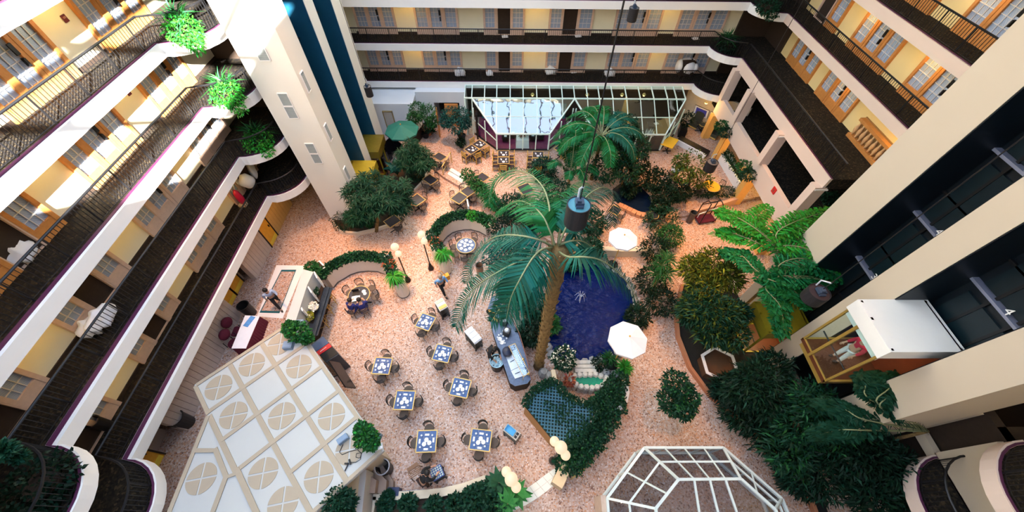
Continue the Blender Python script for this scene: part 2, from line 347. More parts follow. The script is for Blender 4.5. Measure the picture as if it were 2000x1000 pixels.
def recess(c, wd, d, z):                     # dark entrance niche, drawn as a flat dark panel
    t = Vector((-d[1], d[0])); b = MB(); ang = math.atan2(t[1], t[0])
    b.box((c[0]+d[0]*.015, c[1]+d[1]*.015, z+1.02), (wd, .03, 2.04), ang)
    nw[1] += 1; o = struct('door_%d' % nw[1], b, darkroom)
    f = MB()
    for s in (-1, 1): f.box((c[0]+t[0]*s*wd/2+d[0]*.06, c[1]+t[1]*s*wd/2+d[1]*.06, z+1.02), (.07, .12, 2.04), ang)
    f.box((c[0]+d[0]*.05, c[1]+d[1]*.05, z+.02), (wd, .1, .04), ang)
    struct('frame', f, woodpale, o)
rec_at = {}
Lseq = [('w', 11.42, .9), ('d', 10.5, .9), ('w', 9.63, .86), ('w', 7.33, .87), ('r', 6.42, .92), ('w', 5.52, .87), ('w', 3.27, .87), ('r', 2.36, .94), ('w', 1.45, .87), ('w', -.8, .87), ('w', 13.75, .88), ('d', 14.65, .88), ('w', 15.55, .88)]
for k in (2, 3, 4, 5, 6):
    fm = woodpale if k < 4 else wood
    for kd, y, wd in Lseq:
        if kd == 'r': recess((-13.8, y), wd, (1, 0), Z[k])
        else: opening('window' if kd == 'w' else 'door', (-13.8+.05, y), wd, (1, 0), Z[k], fm)
Bseq = [('w', -9.4, .86), ('d', -8.55, .85), ('w', -7.7, .85), ('w', -5.55, .9), ('d', -4.63, .92), ('w', -3.7, .92), ('w', -1.2, .85), ('r', -.29, .86), ('w', .6, .9), ('w', 3.05, .9), ('r', 3.97, .94), ('w', 4.95, 1.0), ('w', 7.35, .98), ('d', 8.35, 1.0), ('w', 9.37, 1.0), ('w', 11.45, 1.02), ('d', 12.5, 1.05), ('w', 13.55, 1.05)]
for k in (2, 3, 4):
    for kd, x, wd in Bseq:
        if kd == 'r': recess((x, 26.55), wd, (0, -1), Z[k])
        else: opening('window' if kd == 'w' else 'door', (x, 26.5), wd, (0, -1), Z[k], woodpale)
Rseq = {3: [('w', 22.9, .9), ('d', 22.0, .9), ('w', 21.1, .9), ('w', 19.25, .92), ('d', 18.3, .92), ('w', 17.35, .92)],
        4: [('r', 22.7, .95), ('w', 21.6, .95), ('w', 19.35, .95), ('d', 18.37, .95), ('w', 17.4, .95), ('w', 15.1, .98), ('d', 14.1, .98), ('w', 13.1, .98)],
        5: [('w', 19.35, .95), ('d', 18.37, .95), ('w', 17.4, .95), ('w', 15.1, .98), ('d', 14.1, .98), ('w', 13.1, .98)]}
for k, q in Rseq.items():
    for kd, y, wd in q:
        if kd == 'r': recess((17.25, y), wd, (-1, 0), Z[k])
        else: opening('window' if kd == 'w' else 'door', (17.2, y), wd, (-1, 0), Z[k], wood)
# baseboards
for k in (2, 3, 4, 5, 6): struct('baseboard_left', MB().bb(-13.8, -13.76, -3, 18, Z[k], Z[k]+.12), darkroom)
for k in (2, 3, 4): struct('baseboard_back', MB().bb(-10, 15, 26.5, 26.55, Z[k], Z[k]+.12), darkroom)
# ---- railings: one thing per walkway run, posts and balusters single
def resample(path, step):
    P_ = [Vector(p[:2]) for p in path]; out = []; acc = 0.0
    for a, b in zip(P_, P_[1:]):
        L_ = (b-a).length
        while acc <= L_: out.append(a+(b-a)*(acc/L_)); acc += step
        acc -= L_
    return out
bal = MB().bb(-.008, .008, -.008, .008, .06, .86).mesh('baluster', black); pst = MB().bb(-.018, .018, -.018, .018, 0, .88).mesh('post', black)
def railing(path, z, label, step=.125, balusters=True):
    t = thing('railing', label, 'railing', (0, 0, 0)); p2 = path
    part('handrail', MB().tube([(x, y, z+.88) for x, y in p2], .035, 6), black, t)
    part('bottom_rail', MB().tube([(x, y, z+.07) for x, y in p2], .015, 4), black, t)
    for q in resample(p2, 1.4): link('post', pst, t, (q.x, q.y, z))
    if balusters:
        for q in resample(p2, step): link('baluster', bal, t, (q.x, q.y, z))
    return t
ordn = {2: 'second', 3: 'third', 4: 'fourth', 5: 'fifth', 6: 'sixth'}
for k in (2, 3, 4, 5, 6):
    p = off(edge_paths['L%d' % k], .10)
    if k >= 4: p = [q for q in p if q[1] > 1.5]
    railing(p, Z[k], 'black baluster railing of the left walkway on the %s storey' % ordn[k], .125)
for k in (2, 3, 4):
    p = off(edge_paths['B%d' % k], .10); p[0] = (-10.3, p[0][1])
    railing(p, Z[k], 'black baluster railing of the back walkway on the %s storey' % ordn[k], .125)
for k in (3, 4, 5):
    railing(off(edge_paths['R%d' % k], .10), Z[k], 'black baluster railing of the right walkway on the %s storey' % ordn[k], .125)
for k in (2, 3):
    railing(off([(12.92, -3.0)]+nearR, -.10), Z[k], 'black railing of the rounded near right balcony on the %s storey' % ordn[k], .125, True)
# ================================================================= planting
def pxm(u, v, z): return FPX/((P(u, v, z)-Vector((0, 0, HC))).dot(FV))
def plane_hit(u, v, p0, n):
    d = (u-1000)*RV+(500-v)*UV+FPX*FV; o = Vector((0, 0, HC)); return o+d*((p0-o).dot(n)/d.dot(n))
LG = {}
def leafmat(name, col, rough=.42): return mat(name, col, max(rough, .5), var=.25, scale=.8, island=.45, spec=.12)
g_dark = leafmat('leaf_dark', (.006,.036,.018)); g_mid = leafmat('leaf_green', (.012,.075,.018)); g_bright = leafmat('leaf_bright', (.022,.19,.015))
g_palm = leafmat('palm_leaf', (.006,.075,.050)); g_palm2 = leafmat('palm_leaf_green', (.008,.105,.028)); g_olive = leafmat('leaf_olive', (.05,.07,.008)); g_teal = leafmat('leaf_teal', (.006,.05,.045)); g_yel = leafmat('leaf_yellow', (.20,.20,.015)); g_black = leafmat('leaf_deep', (.003,.016,.008)); g_fl = leafmat('petal_white', (.75,.72,.6))
g_red = leafmat('leaf_red', (.22,.06,.03))
bark = mat('bark', (.20,.125,.045), .9, var=.85, scale=9, bump=1.0); stem = mat('stem', (.16,.11,.05), .8, var=.3); soil = mat('soil', (.035,.022,.014), .95, var=.4, scale=12)
def leafmesh(name, pos, dr, L, W, mt, droop=.25):
    n = len(pos); dr = dr/np.linalg.norm(dr, axis=1, keepdims=True)
    up = np.tile([0., 0., 1.], (n, 1))+rng.normal(0, .35, (n, 3)); sd_ = np.cross(dr, up); sd_ /= np.linalg.norm(sd_, axis=1, keepdims=True)+1e-6
    L = L*rng.uniform(.7, 1.25, (n, 1)); W = W*rng.uniform(.8, 1.2, (n, 1)); mid = pos+dr*L*.5; tip = pos+dr*L-np.array([0, 0, 1.])*L*droop
    V = np.stack([pos, mid+sd_*W*.5, tip, mid-sd_*W*.5], 1).reshape(-1, 3)
    me = bpy.data.meshes.new(name); me.vertices.add(4*n); me.vertices.foreach_set('co', V.ravel()); me.loops.add(4*n); me.loops.foreach_set('vertex_index', np.arange(4*n, dtype=np.int32))
    me.polygons.add(n); me.polygons.foreach_set('loop_start', np.arange(0, 4*n, 4, dtype=np.int32)); me.polygons.foreach_set('loop_total', np.full(n, 4, dtype=np.int32)); me.materials.append(mt); me.update(calc_edges=True); me.validate(); return me
def blobpts(blobs):
    ps, ds = [], []
    for c, r, n in blobs:
        r = np.array(r if hasattr(r, '__len__') else (r, r, r*.8)); d = rng.normal(0, 1, (n, 3)); d /= np.linalg.norm(d, axis=1, keepdims=True); k = rng.uniform(.35, 1, (n, 1))**.5
        bump_ = 1+.18*np.sin(d[:, :1]*5+c[0])*np.cos(d[:, 1:2]*6+c[1]); ps.append(np.array(c)+d*k*r*bump_); ds.append(d*.8+rng.normal(0, .6, (n, 3))+np.array([0, 0, .15]))
    return np.concatenate(ps), np.concatenate(ds)
def foliage(name, parent, blobs, L, W, mt, droop=.25, label=None):
    ps, ds = blobpts(blobs); o = link(name, leafmesh(name, ps, ds, L, W, mt, droop), parent); o['kind'] = 'stuff'
    if label: o['label'] = label
    return o
def spikes(name, parent, centers, n, L, W, mt, flat=.5, droop=.3):
    ps, ds = [], []
    for c in centers:
        a = rng.uniform(0, 2*PI, n); e = rng.uniform(-.15, flat*2, n); ps.append(np.tile(np.array(c), (n, 1))); ds.append(np.stack([np.cos(a), np.sin(a), e], 1))
    o = link(name, leafmesh(name, np.concatenate(ps), np.concatenate(ds), L, W, mt, droop), parent); o['kind'] = 'stuff'; return o
def trunk(parent, path, r, mt=bark, name='trunk'): return part(name, MB().tube(path, r, 8), mt, parent, smooth=True)
def tree(name, label, base, blobs, L, W, mt, group=None, th=.09, spiky=0, n=900, mt2=None, droop=.25, branches=True):
    # blobs: (u, v, z, radius in px of the photograph at that level)
    t = thing(name, label, 'tree' if 'tree' in name else 'plant', (0, 0, 0), 0, group); b = []; cs = []
    for u, v, z, r in blobs:
        c = P(u, v, z); rr = r/pxm(u, v, z); b.append((tuple(c), (rr, rr, rr*.75), int(n)));
    base = Vector(base); c0 = Vector(b[0][0]); j = base.lerp(Vector((c0.x, c0.y, c0.z-.3)), .6)
    if branches:
        trunk(t, [base, base.lerp(j, .5)+Vector((.04, .03, 0)), j], [th, th*.85, th*.7])
        for c, r, _ in b[:6]: part('branch', MB().tube([j, j.lerp(Vector(c), .5)+Vector((0, 0, .1)), Vector(c)], [th*.6, th*.45, th*.2], 6), bark, t, smooth=True)
    if spiky:
        for i, (c, r, _) in enumerate(b):
            d = rng.normal(0, 1, (spiky, 3)); d /= np.linalg.norm(d, axis=1, keepdims=True); k = rng.uniform(.3, 1, (spiky, 1))**.5
            cs += [tuple(x) for x in np.array(c)+d*k*np.array(r)*.9]
        spikes('foliage', t, cs, 26, L, W, mt, .45, droop)
    else: foliage('foliage', t, b, L, W, mt, droop)
    if mt2: foliage('young_leaves', t, [(c, tuple(x*.95 for x in r), int(n*.25)) for c, r, _ in b], L, W, mt2, droop)
    return t
def shrub(name, label, u, v, z0, r, h, mt, L=.14, W=.07, n=500, group=None, spiky=False, mt2=None, sc=(1, 1)):
    p = P(u, v, z0); t = thing(name, label, 'plant', tuple(p), 0, group); rr = r/pxm(u, v, z0+h/2)
    part('stem', MB().tube([(0, 0, 0), (.02, .01, h*.6)], [.03, .015], 6), stem, t)
    if spiky: spikes('foliage', t, [(0, 0, h*.35), (rr*.15, 0, h*.45), (-rr*.1, rr*.1, h*.5)], n, rr*1.1, W, mt, .7, .3)
    else: foliage('foliage', t, [((0, 0, h*.55), (rr*sc[0], rr*sc[1], h*.5), n)], L, W, mt)
    if mt2: foliage('blossom', t, [((0, 0, h*.7), (rr*.9, rr*.9, h*.42), n//4)], L*.6, W*1.2, mt2, 0)
    return t
def frond(parent, pts, wid, mt, n=34, leaf=.045, droop=.5, name='frond', stemmat=None):
    # pts: rachis in metres; leaflets leave both sides and hang
    pts = [Vector(p) for p in pts]
    # smooth the rachis
    q = []
    for i in range(len(pts)-1):
        p0, p1, p2, p3 = pts[max(i-1, 0)], pts[i], pts[i+1], pts[min(i+2, len(pts)-1)]
        for k in range(5):
            t = k/5; q.append(.5*((2*p1)+(p2-p0)*t+(2*p0-5*p1+4*p2-p3)*t*t+(3*p1-p0-3*p2+p3)*t**3))
    q.append(pts[-1]); m_ = len(q); mb = MB(); sm = MB().tube(q, [.035*(1-.8*i/(m_-1)) for i in range(m_)], 5)
    for i in range(n):
        f = .16+.84*i/(n-1); x = f*(m_-1); k = min(int(x), m_-2); p = q[k].lerp(q[k+1], x-k); t = (q[k+1]-q[k]).normalized()
        s = t.cross(Vector((0, 0, 1))); s = s.normalized() if s.length > .01 else Vector((1, 0, 0)); u_ = s.cross(t).normalized()
        ln = wid*(math.sin(PI*min(1, f*.86+.1))**.6)*random.uniform(.85, 1.1)
        for sg in (-1, 1):
            d = (s*sg*.8+t*.55+u_*random.uniform(.0, .25)).normalized(); wv = t*leaf*.5
            a = p+d*ln*.5+Vector((0, 0, -droop*.12*ln)); e = p+d*ln*.95+Vector((0, 0, -droop*.55*ln))
            mb.add([p-wv*.6, p+wv*.6, a+wv, a-wv, e], [(0, 1, 2, 3), (3, 2, 4)])
    o = part(name, mb, mt, parent); part('rachis', sm, stemmat or mat('rachis', (.20,.22,.11), .5, var=.1), o, smooth=True); return o
def fr_px(parent, spec, wid, mt, **k): return frond(parent, [P(u, v, z) for u, v, z in spec], wid, mt, **k)
# ---- the tall palm by the pond
t = thing('palm_tree', 'tall feather palm with thick shaggy trunk rising beside the dark pond', 'tree', (0, 0, 0))
pb = Vector((1.43, 6.13, 0)); tp = [pb+Vector((0, 0, 9.0*i/18)) for i in range(19)]
trunk(t, tp, [.26]+[.19+(.03 if i % 2 else 0)+.012*max(0, i-12) for i in range(1, 19)])
ring = MB()
for i in range(150):
    a = i*2.4; z = .3+8.5*i/150; ring.tube([pb+Vector((.19*math.cos(a), .19*math.sin(a), z)), pb+Vector((.27*math.cos(a), .27*math.sin(a), z+.22))], [.035, .01], 5)
part('bark_stub', ring, bark, t, stuff=True)
F = [[(1080,482,9.1),(1056,470,9.6),(1020,461,9.7),(980,460,9.3),(950,473,8.6),(922,510,7.5),(911,553,6.5)],
     [(1078,484,9.1),(1060,487,9.7),(1040,505,10.0),(1016,545,9.9),(998,582,9.4),(989,622,8.6)],
     [(1076,487,9.0),(1040,500,9.4),(985,525,9.3),(935,556,8.6),(905,592,7.7),(890,638,6.8)],
     [(1084,478,9.1),(1074,452,9.5),(1060,422,9.7),(1035,399,9.4),(1008,393,8.8),(975,410,8.0)],
     [(1092,492,9.1),(1110,502,9.5),(1140,502,9.8),(1172,508,9.6),(1205,530,9.0),(1232,562,8.2),(1248,592,7.4)],
     [(1092,478,9.1),(1102,452,9.5),(1122,415,9.8),(1150,380,9.6),(1180,366,9.0),(1197,384,8.2),(1196,440,7.2)],
     [(1082,480,9.1),(1076,440,9.5),(1072,398,9.7),(1058,362,9.5),(1030,338,9.0),(995,334,8.3),(962,356,7.6),(955,400,6.8)],
     [(1090,480,9.0),(1120,470,9.2),(1150,478,8.6),(1172,510,7.6)],
     [(1078,490,8.9),(1050,520,9.0),(1020,560,8.6),(985,590,8.0),(960,628,7.2)],
     [(1090,478,9.0),(1096,440,9.3),(1108,400,9.2),(1130,372,8.8),(1142,356,8.2)]]
for i, sp in enumerate(F): fr_px(t, sp, .95 if i in (0, 1, 6) else .8, g_palm if i not in (3, 6, 9) else g_palm2, n=60, leaf=.058, droop=1.0)
sb = MB()
for a in np.linspace(0, 6.2, 12): sb.tube([pb+Vector((.15*math.cos(a), .15*math.sin(a), 8.6)), pb+Vector((.42*math.cos(a), .42*math.sin(a), 9.25))], [.06, .02], 5)
part('frond_stub', sb, mat('frond_stub', (.32,.20,.08), .8, var=.3), t)
# ---- broad palm in front of the glass house
t = thing('palm_tree', 'broad leaved palm with arching fronds in front of the glass dining room', 'tree', (0, 0, 0)); b0 = P(1155, 350, TZ)
trunk(t, [b0+Vector((0, 0, x)) for x in (0, 1, 2.2, 3.4)], [.13, .11, .1, .1])
for dx, dy, up, ln in ((.1, 1, .9, 2.3), (-.7, .7, .9, 2.2), (.9, .45, .8, 2.3), (-1, .1, .7, 2.3), (.6, -.6, .6, 2.0), (-.5, -.75, .5, 2.2), (.95, .95, .7, 2.4), (-.25, 1.2, .8, 2.4), (.1, -1, .3, 1.9), (1.2, -.1, .6, 2.2), (-1, -.4, .5, 2.3)):
    d = Vector((dx, dy, 0)).normalized(); c = b0+Vector((0, 0, 3.4))
    frond(t, [c, c+d*ln*.3+Vector((0, 0, up*.8)), c+d*ln*.65+Vector((0, 0, up)), c+d*ln+Vector((0, 0, up*.45)), c+d*ln*1.2+Vector((0, 0, -.35))], .7, g_palm2 if dx < .5 else g_palm, n=48, leaf=.085, droop=.8)
# tall green fronds left of it
t = thing('palm_tree', 'slender palm of upright green fronds beside the bay window tables', 'tree', (0, 0, 0)); b0 = P(1108, 372, TZ)
trunk(t, [b0, b0+Vector((0, 0, 1.2))], [.09, .08])
for dx, dy, ln, up in ((-.2, 1, 1.5, 2.6), (.35, .9, 1.5, 2.4), (-.7, .5, 1.4, 2.2), (.0, .6, 1.0, 3.0), (.8, .3, 1.3, 2.2), (-.9, -.2, 1.3, 1.4), (.3, -.9, 1.4, 1.5), (-.2, -.8, 1.2, 1.2), (.9, -.5, 1.3, 1.3)):
    d = Vector((dx, dy, 0)); c = b0+Vector((0, 0, 1.1)); frond(t, [c, c+d*ln*.35+Vector((0, 0, up*.6)), c+d*ln*.8+Vector((0, 0, up)), c+d*ln*1.25+Vector((0, 0, up*.85))], .6, g_palm2, n=44, leaf=.075, droop=.7)
# ---- trees by the left lift tower
tree('dracaena_tree', 'large bushy narrow leaved tree against the white lift tower', P(735, 452), [(735,368,3.0,46),(702,380,2.8,34),(772,372,2.6,36),(712,410,2.2,26),(745,400,2.6,34),(694,425,1.8,18),(782,398,2.0,26)], .42, .05, g_dark, th=.11, spiky=42, droop=.35)
tree('dracaena_tree', 'round narrow leaved tree below the green parasol', P(818, 350), [(808,300,2.2,34),(795,315,2.0,26),(826,318,1.9,26)], .40, .045, g_dark, th=.07, spiky=55, droop=.35)
bed = [P(*q) for q in ((652,438),(668,456),(700,459),(732,452),(770,440),(792,410),(806,380),(832,352),(836,326),(800,318),(740,330),(690,380),(664,420))]
t = thing('planting_bed', 'kidney shaped planting bed with low stone curb beside the left lift tower', 'planter'); part('curb', MB().band([(p.x, p.y) for p in bed[:10]], .12, 0, .22), mat('stone_curb', (.62,.52,.42), .8, bump=.3), t); part('soil', MB().prism([(p.x, p.y) for p in bed], 0, .12), soil, t)
for i, (u, v, r, m_, lb) in enumerate(((676,440,24,g_black,'low dark hedge at the foot of the white lift tower'),(706,440,15,g_black,'small dark shrub between low hedge and bright round shrub by the tower'),(724,443,10,g_mid,'small bright round shrub at the end of the tower bed'),(770,415,20,g_black,'dark shrub under the big tower tree beside empty tables'),(790,385,20,g_black,'dark shrub in the tower bed behind the second empty table'),(815,350,18,g_dark,'variegated shrub in the tower bed beside the terrace steps'))):
    shrub('shrub', lb, u, v, .1, r, .8, m_, .10, .05, 700)
t = thing('banana_plant', 'broad leaved banana plant between the two tower trees', 'plant', tuple(P(782, 358, .1)))
part('stem', MB().tube([(0, 0, 0), (0, 0, .8)], [.06, .04], 6), stem, t)
for k in range(7):
    a = k*.9; mb = MB(); d = Vector((math.cos(a), math.sin(a), 0)); s = Vector((-d.y, d.x, 0)); c = Vector((0, 0, .7)); p1 = c+d*.4+Vector((0, 0, .75)); p2 = c+d*.8+Vector((0, 0, .8))
    mb.add([c, c+d*.25+s*.14+Vector((0,0,.5)), p1+s*.15, p2, p1-s*.15, c+d*.25-s*.14+Vector((0,0,.5))], [(0, 1, 2, 3, 4, 5)]); part('leaf', mb, g_teal, t)
# ---- ficus trees and pot plants at the back door
def pot(mb, r, h): return mb.lathe((0, 0, 0), [(r*.7, 0), (r, h), (r*1.08, h), (r*1.08, h+.04), (r*.9, h+.04), (r*.85, h-.03), (0, h-.03)], 14)
terracotta = mat('terracotta', (.42,.12,.06), .8)
def potted(label, u, v, z0, r, h, blobs, L, W, mt, pm, n=500, th=.03):
    p = P(u, v, z0); t = thing('potted_tree', label, 'plant'); q = part('pot', pot(MB(), r, h), pm, t, loc=tuple(p)); top = p+Vector((0, 0, h)); b = []
    for bu, bv, bz, br in blobs: c = P(bu, bv, bz); rr = br/pxm(bu, bv, bz); b.append((tuple(c), (rr, rr, rr*.8), n)); part('stem', MB().tube([top, top.lerp(c, .5)+Vector((.05, .02, .1)), c], [th, th*.8, th*.4], 6), stem, t)
    foliage('foliage', t, b, L, W, mt); return t
potted('ficus tree in dark pot against the pale back wall left of the doorway', 832, 268, TZ, .28, .4, [(816,215,2.6,18),(835,220,2.4,18),(842,238,1.8,12),(808,230,2.0,12)], .16, .06, g_mid, black)
potted('bushy plant in red terracotta pot beside the back doorway', 839, 262, TZ, .3, .35, [(838,248,.9,13)], .16, .08, g_dark, terracotta)
potted('leafy green ficus in dark pot right of the back doorway', 903, 275, TZ, .28, .45, [(880,225,2.4,18),(900,225,2.4,18),(892,245,1.9,18),(908,240,1.8,12),(870,238,2.0,12)], .17, .07, g_teal, black)
potted('dark bushy plant in pot at the corner of the glass house', 901, 287, TZ, .2, .3, [(900,278,.9,9)], .14, .07, g_black, black, 300)
# ---- dense trees around the upper pool
for lb, base, bl, m_ in (('big dense dark tree right of the broad palm', (1215,372,TZ), [(1215,250,3.6,34),(1240,285,3.0,30),(1205,300,2.8,28),(1180,330,2.2,30),(1225,330,2.2,28)], g_dark),
    ('dark spreading shrub tree behind the upper pool', (1262,372,TZ), [(1262,345,1.4,30),(1245,318,1.9,24),(1285,352,1.4,26),(1228,372,.9,14)], g_black),
    ('dark broad leaved shrub on the right bank of the upper pool', (1300,400,TZ), [(1298,378,1.2,26),(1290,402,1.0,18),(1325,372,1.2,24)], g_black),
    ('thin airy tree with ochre tinted leaves under the small hanging lamp', (1345,372,TZ), [(1352,320,2.4,30),(1335,340,2.0,22),(1370,350,1.6,20),(1330,316,2.2,16)], g_olive)):
    tree('broadleaf_tree', lb, P(*base), bl, .2, .085, m_, th=.07, n=620 if m_ != g_olive else 220, mt2=g_mid if m_ in (g_dark, g_olive) else None)
for i, (u, v, r, h, m_, lb) in enumerate(((1372,382,26,.7,g_dark,'left half of the clipped hedge in front of the yellow round table'),(1408,382,26,.7,g_dark,'right half of the clipped hedge in front of the yellow round table'),(1330,385,22,.8,g_black,'dark shrub joining hedge and upper pool planting'))):
    shrub('hedge_shrub', lb, u, v, TZ+.1, r, h, m_, .10, .05, 900, sc=(1, .5))
# ---- plants left of the pond, under the palm
for i, (u, v, z, r, h, m_, lb) in enumerate(((1000,470,.2,42,1.6,g_black,'dark bush right of the upper booth under palm fronds'),(985,520,.1,38,1.4,g_teal,'bluish dark bush behind the round booth table'),(1022,545,.1,36,1.3,g_dark,'dark bush under the lowest palm fronds'),(1000,578,.1,28,1.0,g_teal,'bluish bush beside the far end of the buffet'),(1045,610,.1,28,1.3,g_dark,'dark bush between buffet and palm trunk'),(1035,660,.1,26,1.1,g_black,'near black bush behind the buffet trays'),(1072,640,.1,18,.8,g_mid,'green leafy plant right of the palm trunk at water level'),(1050,440,.2,34,1.5,g_dark,'dark bush beneath the palm crown beside terrace tables'),(1085,400,.2,32,1.7,g_dark,'dark bush left of the large hanging spotlight'),(1060,350,.2,26,1.5,g_dark,'feathery bush behind the wooden chairs at the bay'),(1150,450,.2,30,1.4,g_dark,'dark bush right of the large hanging spotlight'),(1150,500,.2,24,1.2,g_dark,'green bush at the head of the dark pond'),(1000,420,.2,30,1.3,g_dark,'dark bush along the terrace wall under palm fronds'),(1110,520,.1,20,1.0,g_dark,'dark shrub hanging over the pond left of the white parasol'))):
    shrub('shrub', lb, u, v, z, r, h, m_, .20, .09, 900)
for i, (u, v, r, h, m_, lb) in enumerate(((1285,448,34,1.5,g_dark,'large dark bush right of the white terrace parasol'),(1300,478,24,1.4,g_mid,'green bush beside the path behind the pond'),(1272,500,30,1.3,g_black,'dark bush between terrace parasol and spiky plant'),(1265,560,34,1.2,g_black,'dark bush on the right bank of the pond'),(1285,600,32,1.1,g_black,'dark bush beside the path on the pond side'),(1240,625,24,.9,g_black,'dark bush on the pond edge above the lower white parasol'))):
    shrub('shrub', lb, u, v, .1, r, h, m_, .17, .06, 1000)
p = P(1292, 540, 0); t = thing('dracaena_plant', 'spiky dragon plant with pale stem on the right bank of the pond', 'plant'); trunk(t, [P(1265, 590), P(1280, 552, .8), P(1290, 525, 1.6)], [.05, .045, .04]); spikes('foliage', t, [tuple(P(1293, 520, 1.7)), tuple(P(1283, 535, 1.4)), tuple(P(1303, 508, 1.7)), tuple(P(1300, 535, 1.4))], 60, .75, .05, g_mid, .5, .35)
# ---- climbers: ivy along the terrace wall
tw = thing('ivy_trail', 'ivy trailing along the top of the terrace wall beside the steps', 'plant'); b = []
for i in range(9): q = P(912+8*i, 340+8.5*i, .9); b.append((tuple(q), (.42, .36, .28), 170))
foliage('foliage', tw, b, .17, .09, g_mid); 
# ---- fishtail palms and trees on the right
def bipin(parent, pts, wid, mt):              # doubly feathered frond: small wedge leaflets on side branches
    pos, dr = [], []; n = 16
    for i in range(n):
        f = .25+.75*i/(n-1); x = f*(len(pts)-1); k = min(int(x), len(pts)-2); p = pts[k].lerp(pts[k+1], x-k); tg = (pts[k+1]-pts[k]).normalized(); s = tg.cross(Vector((0, 0, 1))).normalized(); ln = wid*(.55+.6*math.sin(PI*f))*.75
        for sg in (-1, 1):
            d = (s*sg+tg*.6+Vector((0, 0, .15))).normalized(); e = d.cross(Vector((0, 0, 1))).normalized()
            for j in range(9):
                g = (j+1)/9; q = p+d*ln*g+Vector((0, 0, -.25*ln*g*g))
                for h in (-1, 1): v = d*.5+e*h*.9+Vector((0, 0, random.uniform(-.2, .25))); pos.append(tuple(q)); dr.append(tuple(v))
    o = link('leaflets', leafmesh('leaflets', np.array(pos), np.array(dr), .2, .085, mt, .2), parent); o['kind'] = 'stuff'; return o
def fishtail(name, label, base, h, fronds, mt, wid=.75, leaf=.13, th=.07, n=22):
    t = thing(name, label, 'tree'); b0 = P(*base); c = b0+Vector((0, 0, h)); trunk(t, [b0, b0+Vector((.05, 0, h*.5)), c], [th, th*.9, th*.7])
    for sp in fronds:
        q = [P(u, v, z) for u, v, z in sp]; frond(t, [c]+q, wid*.8, mt, n=max(10, int(n*.6)), leaf=leaf*.45, droop=.3)
        bipin(t, [c]+q, wid*.9, mt)
        for k in range(1):                    # side pinnae that make the frond bushy
            j = Vector((random.uniform(-.35, .35), random.uniform(-.35, .35), random.uniform(-.3, .1))); frond(t, [c]+[p.lerp(c, .15)+j*(i+1)*.6 for i, p in enumerate(q)], wid*.8, mt, n=max(10, int(n*.6)), leaf=leaf*.5, droop=.35)
    return t
fishtail('fishtail_palm', 'bright green fishtail palm in front of the right lift tower pier', (1440,610,0), 4.6, [[(1515,460,5.4),(1560,430,5.6),(1622,412,5.4)],[(1480,450,5.2),(1440,425,5.2),(1408,412,4.9)],[(1530,480,5.2),(1590,490,5.2),(1645,525,4.6)],[(1500,470,5.0),(1470,430,4.9),(1500,405,4.8)],[(1540,455,5.4),(1590,440,5.2),(1618,450,4.8)],[(1470,470,4.9),(1430,455,4.6),(1412,450,4.3)]], g_bright, .62, .14, n=30)
fishtail('fishtail_palm', 'bluish green fishtail palm leaning over the right lift shaft', (1440,640,0), 4.2, [[(1520,520,5.0),(1570,505,5.2),(1640,540,4.6)],[(1500,545,4.6),(1540,560,4.6),(1575,590,4.0)],[(1495,560,4.4),(1525,600,4.3),(1530,650,3.6)],[(1480,530,4.6),(1450,500,4.6),(1420,490,4.2)],[(1520,540,4.8),(1580,540,4.8),(1620,550,4.4)]], g_palm2, .66, .14, n=28)
tree('broadleaf_tree', 'yellow green tree glowing beside the right hand path', P(1385, 610), [(1395,520,3.4,38),(1360,525,3.2,30),(1420,540,3.2,28),(1375,555,2.9,30)], .28, .07, g_olive, th=.07, n=700, mt2=g_yel)
tree('broadleaf_tree', 'dark green tree below the yellow green tree beside the right hand path', P(1400, 680), [(1375,595,2.8,42),(1410,610,2.8,36),(1350,610,2.4,26),(1425,650,2.3,34),(1385,640,2.3,34),(1440,610,2.4,22)], .28, .06, g_dark, th=.08, n=750, mt2=g_olive)
tree('broadleaf_tree', 'small round leafy tree standing alone on the path', P(1308, 815), [(1322,750,2.2,27),(1340,775,2.0,26),(1312,785,1.8,26),(1335,800,1.6,22)], .15, .07, g_dark, th=.05, n=500, mt2=g_mid)
dk = (('dark feathery tree right of the wooden planter box', (1450,770,0), [(1480,745,2.6,44),(1510,720,2.6,36),(1450,760,2.2,34),(1500,780,2.2,44)], g_black), ('dark feathery tree in the bed below the lift cab', (1560,850,0), [(1590,790,3.0,42),(1560,830,2.4,46),(1620,830,2.8,46),(1540,880,1.8,44)], g_dark),
      ('near black shrub tree at the lower edge of the right hand bed', (1620,920,0), [(1640,880,2.2,50),(1600,920,1.6,50),(1680,920,2.0,46),(1560,930,1.2,36)], g_black), ('dark tree in front of the rounded right balcony', (1700,930,0), [(1690,870,2.8,46),(1730,900,2.6,46),(1700,960,2.0,46),(1745,950,2.0,36)], g_black), ('dark shrub tree between the path curb and the shaded tree', (1470,830,0), [(1450,800,1.2,40),(1500,840,1.2,44),(1420,760,.9,26)], g_black))
for lb, base, bl, m_ in dk: tree('feathery_tree', lb, P(*base), bl, .30, .06, m_, th=.07, n=800, droop=.3, mt2=g_dark if m_ == g_black else g_mid)
fishtail('fishtail_palm', 'tall fishtail palm standing against the lowest beige pier under the cab', (1650,880,0), 3.8, [[(1715,790,5.0),(1735,760,5.2),(1752,735,4.9)],[(1700,780,4.9),(1690,755,5.0),(1690,735,4.8)],[(1730,800,4.8),(1765,790,4.8),(1782,795,4.4)],[(1690,820,4.4),(1650,800,4.3),(1600,790,4.0)],[(1720,790,4.6),(1760,765,4.8),(1775,760,4.6)],[(1680,840,4.2),(1640,840,4.0),(1590,850,3.6)],[(1712,770,5.0),(1720,745,5.0),(1722,735,4.8)]], g_dark, .40, .08, n=30)
